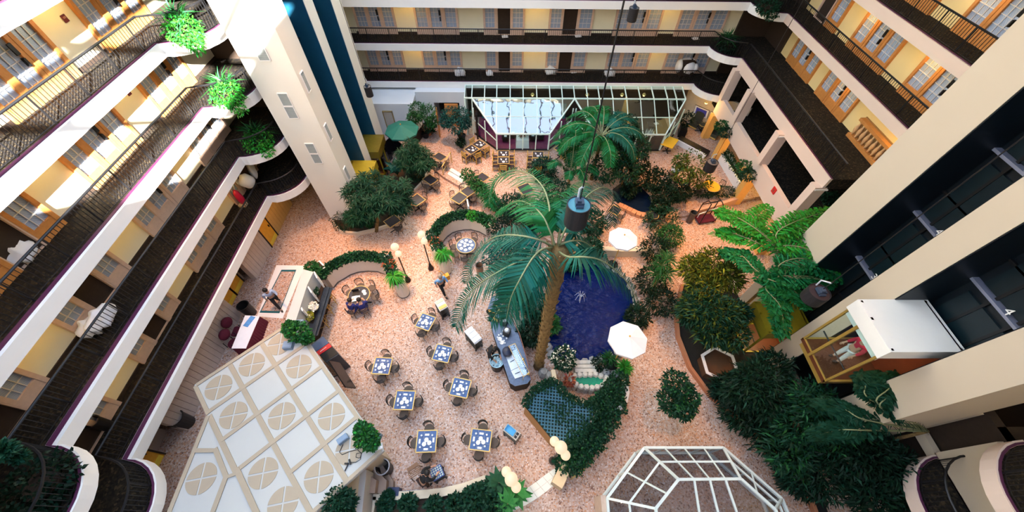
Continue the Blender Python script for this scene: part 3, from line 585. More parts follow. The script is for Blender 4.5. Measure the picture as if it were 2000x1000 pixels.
# ---- beds on the right with a brick curb
cb = [P(*q) for q in ((1330,560),(1318,610),(1322,660),(1345,720),(1385,775),(1440,820),(1510,880),(1565,940),(1590,1010))]
t = thing('planting_bed', 'dark planting bed with red brick curb along the right lift tower', 'planter'); part('curb', MB().band([(p.x, p.y) for p in cb], .14, 0, .25), mat('red_curb', (.40,.16,.08), .8, bump=.3), t); part('soil', MB().prism([(p.x, p.y) for p in cb]+[(12.1, .2), (12.1, 10), (9.5, 10.5)], 0, .1), mat('soil_dark', (.012,.010,.009), .95, var=.4, scale=12), t)
t = thing('planter_box', 'brown wooden planter box with white edge in the dark right hand bed', 'planter', tuple(P(1395, 720, .1)), .5); part('box', MB().lathe((0, 0, 0), [(.8, 0), (.8, .55), (.7, .55), (.7, .4), (0, .4)], 6), mat('box_brown', (.10,.045,.02), .7), t); part('edge', MB().lathe((0, 0, .55), [(.72, 0), (.86, 0), (.86, .05), (.72, .05), (.72, 0)], 6), white, t, label='white edge')
# ================================================================= furniture
gold = mat('gold_frame', (.62,.42,.14), .4, metal=.2); tilebl = mat('table_tile', (.035,.085,.24), .3, var=.3, scale=3); darktop = mat('dark_tabletop', (.035,.033,.045), .35, var=.3, scale=8)
china = mat('white_china', (.86,.86,.86), .3, var=.02); linen = mat('white_linen', (.80,.82,.88), .85, var=.05, scale=5, bump=.3); seatm = mat('seat_fabric', (.11,.085,.07), .85, var=.2)
yellowtop = mat('yellow_top', (.85,.48,.03), .45, var=.06); goldwood = mat('gold_wood', (.55,.33,.07), .5, var=.2, scale=9)
# table meshes (0.8 m square, height .78)
def tmeshes(s, topm, tiles):
    h = s/2; fr = MB(); b = .035
    fr.box((0, h-b/2, .765), (s, b, .04)).box((0, -h+b/2, .765), (s, b, .04)).box((h-b/2, 0, .765), (b, s, .04)).box((-h+b/2, 0, .765), (b, s, .04))
    base = MB().lathe((0, 0, 0), [(.03, .04), (.03, .745)], 8)
    for a in range(4): base.box((.17*math.cos(a*PI/2), .17*math.sin(a*PI/2), .03), (.36, .05, .04), a*PI/2)
    base.box((0, 0, .735), (s*.8, s*.8, .02))
    return fr.mesh('border', gold), base.mesh('pedestal', black), tiles
TL = .245; tile_me = MB().box((0, 0, 0), (TL-.012, TL-.012, .022)).mesh('tile', tilebl)
grout_me = MB().box((0, 0, .757), (.74, .74, .012)).mesh('grout', mat('grout', (.40,.42,.46), .8)); dark_me = MB().box((0, 0, .765), (.735, .735, .026)).mesh('tabletop', darktop)
fr_me, base_me, _ = tmeshes(.81, None, 0)
def table(px, z0, label, tiled, cat='table', group=None, topmat=None):
    q = [P(u, v, z0+.78) for u, v in px]; c = sum(q, Vector())/4; e = (q[1]-q[0])+(q[2]-q[3]); rz = math.atan2(e.y, e.x)
    sx = ((q[1]-q[0]).length+(q[2]-q[3]).length)/2/.81; sy = ((q[3]-q[0]).length+(q[2]-q[1]).length)/2/.81
    sx = min(1.15, max(.75, sx)); sy = min(1.15, max(.75, sy))
    t = thing('bistro_table', label, cat, (c.x, c.y, z0), rz, group)
    for nm, me in (('border', fr_me), ('pedestal', base_me)): link(nm, me, t).scale = (sx, sy, 1)
    if tiled:
        link('grout', grout_me, t).scale = (sx, sy, 1)
        for i in (-1, 0, 1):
            for j in (-1, 0, 1): o = link('tile', tile_me, t, (i*TL*sx, j*TL*sy, .772)); o.scale = (sx, sy, 1)
    else: link('tabletop', dark_me, t).scale = (sx, sy, 1)
    return t, Vector((c.x, c.y, z0)), rz, .405*sx, .405*sy
# bistro chair, facing +Y (its back at -Y)
ch_seat = MB().lathe((0, 0, .44), [(.0, 0), (.19, 0), (.205, .02), (.19, .05), (0, .055)], 14).mesh('seat', seatm)
bk = MB()
for z, w_ in ((.60, .20), (.68, .21), (.76, .215), (.84, .21)): bk.tube([(w_*math.sin(a), -.05-.19*math.cos(a), z) for a in np.linspace(-1.15, 1.15, 9)], .011, 5)
for s in (-1, 1): bk.tube([(s*.18, -.12, .44), (s*.20, -.13, .66), (s*.20, -.13, .86)], .013, 5)
bk.tube([(.205*math.sin(a), -.05-.19*math.cos(a), .88) for a in np.linspace(-1.2, 1.2, 9)], .016, 5)
ch_back = bk.mesh('backrest', black); ch_leg = MB().tube([(0, 0, .44), (.05, 0, .2), (.08, 0, 0)], .012, 5).mesh('leg', black)
def chair(loc, rz, label, group):
    t = thing('bistro_chair', label, 'chair', tuple(loc), rz, group); link('seat', ch_seat, t); link('backrest', ch_back, t)
    for a in (45, 135, 225, 315): link('leg', ch_leg, t, (.12*math.cos(math.radians(a)), .12*math.sin(math.radians(a)), 0), math.radians(a))
    return t
# wooden ladder chair
wc_seat = MB().box((0, 0, .43), (.46, .44, .05)).mesh('seat', mat('dark_seat', (.045,.03,.035), .8)); wl = MB().box((0, 0, .22), (.045, .045, .44)).mesh('leg', goldwood); wl2 = MB().box((0, 0, .46), (.045, .045, .92)).mesh('leg', goldwood); ws = MB().box((0, 0, 0), (.44, .03, .07)).mesh('back_slat', goldwood); wr = MB().box((0, 0, 0), (.42, .025, .03)).mesh('rung', goldwood)
def wchair(loc, rz, label, group):
    t = thing('wooden_chair', label, 'chair', tuple(loc), rz, group); link('seat', wc_seat, t)
    for s in (-1, 1): link('leg', wl, t, (s*.2, .2, 0)); link('leg', wl2, t, (s*.2, -.2, 0)); link('rung', wr, t, (s*.2, 0, .2), PI/2); link('rung', wr, t, (s*.2, 0, .62), PI/2)
    for z in (.58, .72, .87): link('back_slat', ws, t, (0, -.2, z))
    link('rung', wr, t, (0, .2, .18)); return t
def around(c, rz, hx, hy, sides, lab, group, maker=chair, gap=.10):
    for s in sides:
        if isinstance(s, tuple): s, o_ = s
        else: o_ = 0
        d, hh, a = {'N': ((0, 1), hy, PI), 'S': ((0, -1), hy, 0), 'E': ((1, 0), hx, PI/2), 'W': ((-1, 0), hx, -PI/2)}[s]
        x, y = d[0]*(hh+gap)+(o_ if d[0] == 0 else 0), d[1]*(hh+gap)+(o_ if d[1] == 0 else 0)
        j = random.uniform(-.12, .12)
        maker((c.x+x*math.cos(rz)-y*math.sin(rz), c.y+x*math.sin(rz)+y*math.cos(rz), c.z), rz+a+j, lab % {'N': 'far', 'S': 'near', 'E': 'right', 'W': 'left'}[s], group)
# settings
cup_me = MB().lathe((0, 0, 0), [(.025, 0), (.04, .07), (.036, .07), (.02, .01), (0, .01)], 10).mesh('cup', china); bowl_me = MB().lathe((0, 0, 0), [(.05, 0), (.088, .045), (.08, .045), (.045, .012), (0, .012)], 12).mesh('bowl', china)
plate_me = MB().lathe((0, 0, 0), [(.06, 0), (.1, .016), (.094, .02), (.06, .008), (0, .008)], 14).mesh('plate', china); nap_me = MB().box((0, 0, .008), (.075, .17, .016)).box((.0, .02, .02), (.06, .1, .01)).mesh('napkin', linen)
def setting(c, rz, tl, items, zt=.783):
    for it in items:
        nm, me, x, y, r = it[:5]; ps = it[5] if len(it) > 5 else ''
        x2, y2 = x*math.cos(rz)-y*math.sin(rz), x*math.sin(rz)+y*math.cos(rz)
        tag(link(nm, me, None, (c.x+x2, c.y+y2, c.z+zt), rz+r), ('white %s %s, %s' % (nm, ps, tl)) if ps else 'white %s laid on the %s' % (nm, tl), nm, 'white %ss on the %s' % (nm, tl))
full = [('bowl', bowl_me, .0, .04, 0, 'farthest of three'), ('bowl', bowl_me, .12, -.07, 0, 'rightmost of three'), ('bowl', bowl_me, -.08, -.11, 0, 'leftmost of three'), ('napkin', nap_me, .0, .23, PI/2, 'at the far edge'), ('napkin', nap_me, .0, -.29, PI/2, 'at the near edge'), ('napkin', nap_me, .27, .03, 0, 'at the right edge'), ('napkin', nap_me, -.27, .0, 0, 'at the left edge'), ('cup', cup_me, .22, .2, 0, 'at the far right corner'), ('cup', cup_me, -.21, .2, 0, 'at the far left corner'), ('cup', cup_me, .2, -.22, 0, 'at the near right corner'), ('cup', cup_me, -.22, -.22, 0, 'at the near left corner')]
def zc(pts, x0, y0, s): return [(x0+a*s, y0+b*s) for a, b in pts]
T = [('set table nearest the rack trolley', [(343,120),(412,142),(372,208),(310,183)]), ('set table nearest the linen trolley', [(415,265),(489,280),(465,357),(385,338)]), ('set table nearest the television', [(128,327),(208,330),(190,410),(105,405)]), ('set table nearest the ice tub', [(492,420),(577,433),(550,523),(467,500)]),
     ('set table between television and ice tub', [(222,482),(314,483),(302,575),(210,572)]), ('set table nearest the crate trolley', [(318,668),(412,665),(412,770),(316,772)]), ('set table nearest the grey bus cart', [(572,657),(670,668),(660,770),(562,757)])]
for i, (lb, px) in enumerate(T):
    t, c, rz, hx, hy = table(zc(px, 680, 560, .42), 0, lb.replace('set table', 'square blue tiled table with dishes'), True)
    around(c, rz, hx, hy, 'NWSE', 'dark bistro chair on the %s side of the ' + lb, 'chairs at the '+lb); setting(c, rz, lb, full)
U = [('empty dark table in front of the steps to the terrace', [(825,349),(839,340),(856.5,351),(841,362)], 0, ['S', 'E', 'W']), ('empty dark table in the middle of the row along the tower bed', [(796,389.7),(815,377.6),(832,389.7),(812,404)], 0, ['S', 'E', 'W']), ('empty dark table nearest the white lift tower', [(748,431.5),(771,419),(784,430),(762,446)], 0, ['S', 'E']), ('empty dark table on the terrace beside the gold railing', [(845,305),(858,296),(872,307),(860,316)], TZ, ['W', 'S']),
     ('empty dark left half of the double table', [(880,386),(897.6,374),(914,384),(896,401)], 0, ['N', 'S', 'W']), ('empty dark right half of the double table', [(897.6,373),(914,363),(929.5,374),(914,384.6)], 0, ['S', 'E', 'N']), ('empty dark table on the terrace above the steps behind ivy', [(929.5,344.6),(941.6,336),(956,347),(944,355.6)], TZ, ['W', 'N']), ('empty dark table seen through palm fronds on the terrace', [(1008,365),(1030,357),(1046,371),(1022,381)], TZ, ['W']),
     ('empty dark table right beneath the hanging spotlight', [(1096,478),(1114,465),(1128,477),(1100,494)], TZ, ['W', 'N']), ('empty dark table beside the brick rim of the upper pool', [(1190,413),(1200,400),(1214,408),(1204,420)], TZ, ['S'])]
for lb, px, z0, sd_ in U:
    sl = lb.replace('empty dark ', 'empty ').replace('in the middle of the row along the tower bed', 'in mid row by the tower bed')
    t, c, rz, hx, hy = table(px, z0, lb+', thin gold border', False); around(c, rz, hx, hy, sd_, 'bistro chair, %s side of the '+sl, 'chairs at the '+sl)
two = [('napkin', nap_me, -.15, .08, .3, 'at left'), ('napkin', nap_me, .16, .08, -.2, 'at right'), ('plate', plate_me, 0, -.16, 0), ('cup', cup_me, .2, -.2, 0)]
Wt = [('left bay, corner half near the doorway', [(904.7,291),(922,281.5),(936.5,292),(920,302)], ['W', 'S']), ('left bay, half against the glass house', [(922,281.5),(936,271.6),(951.5,282),(936.5,292)], ['S', 'N']), ('front bay left pair, half touching the windows', [(972,293.7),(995,293.7),(995,306),(972,306)], ['E', 'W']), ('front bay left pair, half away from the windows', [(972,306.5),(995,306.5),(995,319.7),(971.7,319.7)], ['E', 'W', 'S']),
      ('front bay right pair, half touching the windows', [(1040,295),(1062,296),(1062,308.5),(1039.5,308)], ['E', 'W']), ('front bay right pair, half away from the windows', [(1039.5,308.5),(1062,309),(1062,322),(1038.6,322)], ['E', 'W', 'S']), ('right bay side, partly behind palm fronds', [(1081.5,290),(1099,278),(1109,288),(1094,297.6)], ['S'])]
for lb, px, sd_ in Wt:
    sl = lb.replace(' half', '').replace('partly behind palm fronds', 'behind fronds')
    q = [P(u, v, TZ+.78) for u, v in px]
    t, c, rz, hx, hy = table(px, TZ, 'dark blue laid table of the '+lb, False); around(c, rz, hx, hy, sd_, 'gold wooden chair, %s side, '+sl, 'wooden chairs at the table of the '+sl, wchair, .12)
    if 'palm' not in lb: setting(c, rz, 'table of the '+sl, two, .783)
# round tables in the booths
def round_table(u, v, r, z0, label, topm, h=.78):
    c = P(u, v, z0+h); t = thing('round_table', label, 'table', (c.x, c.y, z0))
    part('tabletop', MB().lathe((0, 0, h-.03), [(0, 0), (r-.03, 0), (r-.03, .03), (0, .03)], 28), topm, t); part('rim', MB().lathe((0, 0, h-.035), [(r-.03, 0), (r, 0), (r, .04), (r-.03, .04), (r-.03, 0)], 28), gold, t)
    link('pedestal', base_me, t).scale = (1.2, 1.2, h/.78-.03); return Vector((c.x, c.y, z0))
def clock(a): return ['right', 'far right', 'far side', 'far left', 'left', 'near left', 'near side', 'near right'][int(round(math.degrees(a)/45)) % 8]
c1 = round_table(701, 576, .54, 0, 'round dark table in the left booth where two people sit', darktop); c2 = round_table(910, 479, .54, 0, 'round blue table with ring of dishes in the upper booth', tilebl)
for c, lb, ang in ((c1, 'left booth', (155, 105, 55, 5)), (c2, 'upper booth', (170, 125, 60, 215, 268))):
    for a in ang:
        a = math.radians(a); chair((c.x+.72*math.cos(a), c.y+.72*math.sin(a), 0), a+PI/2, 'bistro chair at the %s of the round table in the %s' % (clock(a), lb), 'chairs in the '+lb)
setting(c2, 0, 'round table in the upper booth', [('plate', plate_me, .33*math.cos(a), .33*math.sin(a), 0, 'at the '+clock(a)) for a in np.arange(8)*PI/4]+[('bowl', bowl_me, .11*math.cos(a), .11*math.sin(a), 0, 'rightmost of three' if a == 0 else 'farthest of three' if a < 3 else 'nearest of three') for a in (0, 2.1, 4.2)])
setting(c1, 0, 'round table in the left booth', [('plate', plate_me, .2, .2, 0), ('cup', cup_me, -.05, .25, 0), ('bowl', bowl_me, .3, .05, 0)])
# ---- booths: curved walls with planting on top, pier and trough
boothm = mat('booth_wall', (.66,.60,.53), .8, var=.04); base_dark = mat('booth_base', (.12,.10,.09), .7)
def booth(lb, px, H, t_, ends, flip):
    path = [P(u, v) for u, v in px]; path = [(p.x, p.y) for p in path]; s = 1 if flip else -1; ctr = off(path, s*t_/2)
    t = thing('booth_wall', 'curved cream booth wall planted on top, '+lb, 'wall'); part('wall', MB().band(ctr, t_, .0, H), boothm, t); part('base_strip', MB().band(off(path, -s*.015), .03, 0, .07), base_dark, t); part('soil', MB().band(ctr, t_*.75, H, H+.03), soil, t)
    pl = thing('ivy_planting', 'dense dark ivy growing along the curved booth wall, '+lb, 'plant'); b = [((p.x, p.y, H+.12), (.26, .26, .16), 260) for p in resample(ctr, .26)]; foliage('foliage', pl, b, .13, .085, g_dark); foliage('young_leaves', pl, [(c, r, 50) for c, r, _ in b], .13, .085, g_mid)
    return t
booth('beside the black counter', [(652,562),(660,552),(672,545),(685,537),(700,532),(720,530),(738,531),(752,536)], 1.05, .42, 0, True)
booth('above the tall walking man', [(862,480),(867,470),(874,462),(884,455),(895,451.5),(906,449.5),(920,449),(937,453.6),(950,461)], 1.05, .42, 0, True)
def trough(lb, a, b, base, zt, mt2=g_bright):
    A, B = P(*a, zt), P(*b, zt); c = (A+B)/2; d = B-A; rz = math.atan2(d.y, d.x); L_ = d.length; t = thing('planter_pier', 'rounded cream pier carrying a white plant trough, '+lb, 'planter'); q = P(*base)
    part('pier', MB().lathe((q.x, q.y, 0), [(.30, 0), (.30, zt)], 20), boothm, t, smooth=False); part('pier_wall', MB().box(((q.x+c.x)/2, (q.y+c.y)/2, zt/2), (L_*.9, .34, zt), rz), boothm, t)
    tr = MB(); w_ = .44
    for s in (-1, 1): tr.box((c.x-math.sin(rz)*s*w_/2, c.y+math.cos(rz)*s*w_/2, zt+.13), (L_, .05, .26), rz); tr.box((c.x+math.cos(rz)*s*L_/2, c.y+math.sin(rz)*s*L_/2, zt+.13), (.05, w_, .26), rz)
    tr.box((c.x, c.y, zt+.03), (L_, w_, .06), rz); part('trough', tr, white, t); part('base_strip', MB().lathe((q.x, q.y, 0), [(.32, 0), (.32, .06)], 20), base_dark, t)
    pl = thing('trough_plants', 'trailing plants in the white trough, '+lb, 'plant'); n = 5; foliage('foliage', pl, [(tuple(A.lerp(B, (i+.5)/n)+Vector((0, 0, .35))), (.26, .26, .2), 130) for i in range(n-1)], .16, .09, g_dark); foliage('red_leaves', pl, [(tuple(c+Vector((0, 0, .42))), (.35, .25, .15), 60)], .16, .08, g_red); spikes('fern', pl, [tuple(B+Vector((0, 0, .3))), tuple(B+Vector((.1, -.05, .25)))], 90, .55, .05, mt2, .3, .7)
trough('at the end of the left booth', (756,505), (772,545), (789,573), 1.25); trough('at the end of the upper booth', (838,464), (866,500), (871,530), 1.25)
t = thing('planter_box', 'square white planter box at the counter end of the left booth', 'planter'); q = P(633, 553); part('box', MB().box((q.x, q.y, .65), (.62, 1.0, 1.3), -.75), white, t); part('soil', MB().box((q.x, q.y, 1.3), (.5, .85, .04), -.75), soil, t)
pl = thing('planter_plants', 'green shrub in the square white planter box', 'plant'); foliage('foliage', pl, [((q.x-.1, q.y+.1, 1.45), (.28, .28, .18), 320), ((q.x+.2, q.y-.2, 1.45), (.25, .25, .16), 260)], .13, .08, g_mid)
t = thing('planter_box', 'white edged box of bright green plants at the middle of the upper booth wall', 'planter'); q = P(917, 424, 0); part('edge', MB().box((q.x, q.y, .62), (.08, .62, 1.25), .2), white, t); foliage('foliage', t, [((P(922,421,1.3).x, P(922,421,1.3).y, 1.3), (.3, .3, .2), 300)], .13, .08, g_bright); foliage('foliage', t, [(tuple(P(938,424,1.3)), (.36, .3, .22), 300), (tuple(P(955,432,1.2)), (.4, .35, .3), 300)], .14, .08, g_mid)
# ---- lamp posts with globe lights
globe_m = mat('lit_globe', (1.0,.74,.48), .4, var=0, emit=1.0); gb_ = globe_m.node_tree.nodes['Principled BSDF']; globe_m.node_tree.links.remove(gb_.inputs['Base Color'].links[0]); gb_.inputs['Base Color'].default_value = (.22, .2, .17, 1)

def lamp_post(lb, base, globes, power):
    b = P(*base); t = thing('lamp_post', lb, 'lamp', tuple(b)); top = max(z for _, _, z, _ in globes)
    part('base', MB().lathe((0, 0, 0), [(.16, 0), (.15, .12), (.09, .3), (.06, .5)], 12), black, t, smooth=True); part('pole', MB().tube([(0, 0, .4), (0, 0, top-.2)], .035, 8), black, t)
    for u, v, z, r in globes:
        c = P(u, v, z)-b; part('arm', MB().tube([(0, 0, top-.5), (c.x*.6, c.y*.6, c.z-.3), (c.x, c.y, c.z-r)], .02, 6), black, t); o = part('globe', MB().ball((0, 0, 0), r, 20), globe_m, t, smooth=True, loc=tuple(c))
        ld = bpy.data.lights.new('globe_light', 'POINT'); ld.energy = power; ld.color = (1.0, .60, .28); ld.shadow_soft_size = r*1.05; lo = link('globe_light', ld, t, tuple(c+Vector((0, 0, r+.25))))
        lo.location = tuple(c-Vector((0, 0, r+.06)))
        o.visible_shadow = True
        ld.shadow_soft_size = .05
lamp_post('two globe lamp post at the left booth pier', (797, 548), [(771, 482, 3.0, .19), (778, 495.5, 2.7, .16)], 60)
lamp_post('two globe lamp post at the upper booth pier', (842, 525), [(823, 458, 3.0, .19), (828.5, 471, 2.7, .16)], 60)
lamp_post('three globe lamp post at the tip of the ivy island', (1079, 900), [(1083, 862, 2.55, .17), (1095.5, 874, 2.8, .22), (1104.5, 889, 2.55, .17)], 25)
lamp_post('three globe lamp post in the front planter beside the tiled walk', (997, 955), [(989, 921.5, 2.55, .17), (998.5, 936, 2.8, .22), (1008, 951.5, 2.55, .17)], 25)
t = thing('wall_globe', 'small globe lamp on the inner face of the upper booth wall', 'lamp', tuple(P(957, 438, 1.1))); part('globe', MB().ball((0, 0, 0), .11, 14), globe_m, t, smooth=True); part('bracket', MB().tube([(0, 0, -.1), (.02, .05, -.25)], .02, 5), black, t)
# ---- parasols
def parasol(lb, u, v, z, rpx, mt, base, top=.42, n=8, rot=.2):
    c = P(u, v, z); r = rpx/pxm(u, v, z); t = thing('parasol', lb, 'parasol', (c.x, c.y, base)); h = z-base
    cn = MB(); rim = [(r*math.cos(rot+2*PI*k/n), r*math.sin(rot+2*PI*k/n), h) for k in range(n)]; ap = (0, 0, h+top); 
    for k in range(n):
        a, b = rim[k], rim[(k+1) % n]; cn.add([ap, a, b, (a[0], a[1], a[2]-.10), (b[0], b[1], b[2]-.10)], [(0, 1, 2), (1, 3, 4, 2)])
    part('canopy', cn, mt, t); part('pole', MB().tube([(0, 0, .1), (0, 0, h+top)], .025, 8), goldwood, t); part('base', MB().lathe((0, 0, 0), [(.28, 0), (.28, .06), (.06, .1), (.05, .2)], 14), black, t)
    for k in range(n): a = rim[k]; link('rib', MB().tube([(0, 0, h+top-.04), (a[0]*.98, a[1]*.98, a[2]-.02)], .012, 4).mesh('rib', goldwood), t)
    part('finial', MB().ball((0, 0, h+top+.03), .04, 8), goldwood, t)
parasol('large dark green parasol by the pale back wall door', 785, 254, 2.4, 33, mat('green_canvas', (.006,.115,.095), .7, var=.1), TZ, .4, rot=.35)
parasol('white octagonal parasol on the small terrace behind the pond', 1217, 466, 2.5, 29, mat('white_canvas', (.84,.84,.90), .8, var=.03), TZ, .28, rot=.15)
parasol('white octagonal parasol at the lower right pond corner', 1226, 663, 2.9, 39, MT['white_canvas'], 0, .3, rot=.05)
t = thing('bar_counter', 'small cream curved service counter under the dark green parasol', 'counter'); pth = [(P(u, v, TZ).x, P(u, v, TZ).y) for u, v in ((800, 283), (815, 280), (824, 268), (825, 255))]
part('front', MB().band(pth, .12, TZ, TZ+1.0), darkroom, t); part('counter_top', MB().band(pth, .4, TZ+1.0, TZ+1.06), mat('cream_stone', (.74,.68,.55), .5), t)
# ---- water
def watermat(name, col, sc, strength, rough=.03):
    m_ = bpy.data.materials.new(name); m_.use_nodes = True; nt = m_.node_tree; b = nt.nodes['Principled BSDF']; N = nt.nodes.new; L = nt.links.new
    b.inputs['Base Color'].default_value = col+(1,); b.inputs['Roughness'].default_value = rough; b.inputs['Specular IOR Level'].default_value = .15; tc = N('ShaderNodeTexCoord'); mp = N('ShaderNodeMapping'); mp.inputs['Scale'].default_value = (1, 1.9, 1); L(tc.outputs['Object'], mp.inputs[0]); nz = N('ShaderNodeTexNoise'); nz.inputs['Scale'].default_value = sc; nz.inputs['Detail'].default_value = 3; L(mp.outputs[0], nz.inputs['Vector'])
    bp = N('ShaderNodeBump'); bp.inputs['Strength'].default_value = strength; bp.inputs['Distance'].default_value = .12; L(nz.outputs['Fac'], bp.inputs['Height']); L(bp.outputs[0], b.inputs['Normal']); return m_
pond_w = watermat('pond_water', (.0003,.006,.07), 2.6, 1.0); pool_w = watermat('upper_pool_water', (.005,.012,.03), 2.2, .3); jade = watermat('jade_water', (.02,.22,.14), 4, .6)
stone = mat('pond_stone', (.26,.27,.29), .85, var=.35, scale=5, bump=.6); brick = mat('brick_rim', (.52,.24,.12), .85, var=.3, scale=8, bump=.4); stone2 = mat('island_cream', (.64,.55,.42), .8, var=.05)
pp = [P(*q) for q in ((1082,535),(1110,516),(1150,512),(1190,522),(1225,548),(1243,590),(1240,640),(1215,688),(1180,702),(1130,712),(1085,705),(1066,675),(1070,600))]; pxy = [(p.x, p.y) for p in pp]
t = thing('pond', 'large dark blue pond with fountain beside the tall palm', 'pond'); part('water', MB().prism(pxy, .02, .14), pond_w, t)
rimp = resample(pxy+[pxy[0]], .42)
for p in rimp: part('rim_stone', MB().lathe((0, 0, 0), [(.2, 0), (.23, .12), (.15, .24), (0, .26)], 7, random.random(), (random.uniform(.8, 1.2), random.uniform(.8, 1.2))), stone, t, loc=(p.x, p.y, 0), rz=random.random()*3)
fo = MB(); q = P(1131, 588, .14)
for i in range(14):
    a = i*.9; fo.tube([q, q+Vector((.04*math.cos(a), .04*math.sin(a), .5)), q+Vector((.16*math.cos(a), .16*math.sin(a), .75)), q+Vector((.3*math.cos(a), .3*math.sin(a), .35))], [.016, .014, .012, .008], 4)
solo('fountain_jet', fo, mat('spray', (.45,.55,.75), .15), 'small bubbling fountain jet in the middle of the dark pond', 'fountain')
pp = [P(u, v, TZ) for u, v in ((1196,372),(1215,358),(1245,362),(1268,385),(1274,410),(1255,418),(1232,410),(1212,400),(1200,392))]; t = thing('pool', 'dark upper pool with brick rim on the terrace', 'pool'); part('water', MB().prism([(p.x, p.y) for p in pp], TZ+.01, TZ+.12), pool_w, t)
rp = [P(u, v, TZ) for u, v in ((1206,404),(1216,408),(1228,414),(1240,420),(1252,424),(1262,425))]; rr = resample([(p.x, p.y) for p in rp], .3)
for a, b in zip(rr, rr[1:]):
    d = b-a; part('brick', MB().box((0, 0, .13), (d.length*.94, .34, .26)), brick, t, loc=((a.x+b.x)/2, (a.y+b.y)/2, TZ), rz=math.atan2(d.y, d.x))
q = P(1266, 428, TZ); part('brick', MB().box((0, 0, .2), (.4, .5, .4)), brick, t, loc=tuple(q))
round_table(1277, 420, .30, TZ, 'small round dark table with gold rim at the end of the brick pool rim', darktop, .6)
struct('wall_pond', MB().band([(P(u, v).x, P(u, v).y) for u, v in ((1165, 496), (1210, 498), (1262, 497))], .3, 0, .55), stone2); struct('wall_terrace', MB().band([(P(u, v).x, P(u, v).y) for u, v in ((905, 374), (938, 393), (976, 415))], .25, 0, .6), stone2)
# ---- steps to the terrace, with gold railing
for i in range(3):
    f0, f1 = i/3, (i+.93)/3; L0, L1, R0, R1 = P(870,350), P(883,334), P(898,368), P(911,351); q = [L0.lerp(L1, f0), R0.lerp(R1, f0), R0.lerp(R1, f1), L0.lerp(L1, f1)]; ntrim[0] += 1; struct('trim_%d' % ntrim[0], MB().prism([(p.x, p.y) for p in q], 0, .16+.07*i), mat('step_white', (.70,.70,.68), .7))
t = thing('handrail', 'gold handrail of the terrace steps beside the dark planter wall', 'railing'); r1, r2 = P(867, 346), P(883, 318, TZ); hr = MB()
for p in (r1, r2): part('post', MB().tube([p, p+Vector((0, 0, .9))], .03, 6), gold, t)
part('rail', MB().tube([r1+Vector((0, 0, .9)), r2+Vector((0, 0, .9))], .035, 6), gold, t); part('rail', MB().tube([r1+Vector((0, 0, .5)), r2+Vector((0, 0, .5))], .025, 6), gold, t)
# ---- lattice topped island with ivy, small jade pool
lat = mat('lattice_teal', (.03,.12,.20), .6, var=.2); ih = 1.25
out = [P(u, v, ih) for u, v in ((1025,793),(1038,768),(1058,752),(1085,745),(1102,772),(1130,786),(1166,795),(1150,830),(1126,858),(1100,872),(1078,857))]; oxy = [(p.x, p.y) for p in out]
t = thing('lattice_island', 'wedge shaped island with brown wooden side and blue lattice top', 'counter'); part('side', MB().prism(oxy, 0, ih-.12), mat('brown_panel', (.32,.17,.06), .6, var=.2), t); part('top_bed', MB().prism(off(oxy+[oxy[0]], .0)[:-1], ih-.12, ih-.05), mat('bed_dark', (.008,.025,.02), .9), t)
xs = [p[0] for p in oxy]; ys = [p[1] for p in oxy]
def inside(x, y):
    r = False; n = len(oxy)
    for i in range(n):
        (x1, y1), (x2, y2) = oxy[i], oxy[(i+1) % n]
        if (y1 > y) != (y2 > y) and x < (x2-x1)*(y-y1)/(y2-y1)+x1: r = not r
    return r
ls = MB(); ang = -.12; st = .125
def lattice(ls, a0, zz):
    d = Vector((math.cos(a0), math.sin(a0))); n_ = Vector((-d.y, d.x)); c0 = Vector((sum(xs)/len(xs), sum(ys)/len(ys)))
    for i in range(-24, 25):
        run = None
        for k in range(-60, 61):
            p = c0+n_*i*st+d*k*.06; ins = inside(p.x, p.y)
            if ins and run is None: run = k
            if run is not None and (not ins or k == 60):
                a = c0+n_*i*st+d*run*.06; b = c0+n_*i*st+d*(k-1)*.06; m_ = (a+b)/2
                if (b-a).length > .05: part('lattice_strip', MB().box((0, 0, 0), ((b-a).length, .04, .02)), lat, t, loc=(m_.x, m_.y, zz), rz=a0)
                run = None
lattice(ls, ang, ih-.01); lattice(ls, ang+PI/2, ih+.012)
pl = thing('ivy_scatter', 'ivy scattered over the blue lattice top', 'plant'); b = []
for i in range(26):
    x, y = random.uniform(min(xs), max(xs)), random.uniform(min(ys), max(ys))
    if inside(x, y): b.append(((x, y, ih+.05), (.22, .22, .06), 60))
for i in range(len(oxy)): (x1, y1), (x2, y2) = oxy[i], oxy[(i+1) % len(oxy)]; b += [((x1+(x2-x1)*f, y1+(y2-y1)*f, ih+.02), (.16, .16, .12), 110) for f in (.2, .5, .8) if i not in (9, 10)]
foliage('foliage', pl, b, .10, .06, g_dark)
hedge = [(1102,905),(1112,880),(1125,862),(1140,838),(1158,800),(1168,775),(1146,772),(1122,764),(1104,748),(1128,766),(1166,772),(1194,764),(1210,742),(1200,770),(1205,790),(1192,815),(1178,840),(1160,865),(1138,888),(1120,905)]; hedge = [q for i_, q in enumerate(hedge) if not 5 <= i_ <= 10]
t = thing('ivy_hedge', 'thick dark ivy hedge sweeping round the right side of the lattice island', 'plant'); core = [P(u, v, .5) for u, v in ((1100,903),(1128,862),(1162,798),(1172,770),(1212,735),(1222,770),(1200,812),(1178,848),(1140,888))]
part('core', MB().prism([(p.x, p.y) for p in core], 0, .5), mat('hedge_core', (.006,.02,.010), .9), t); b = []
for i in range(len(hedge)):
    u, v = hedge[i]; c = P(u, v, .75); k_ = .26 if v < 775 and u < 1200 else .42; b.append((tuple(c), (k_, k_, .28), 150 if k_ < .3 else 330))
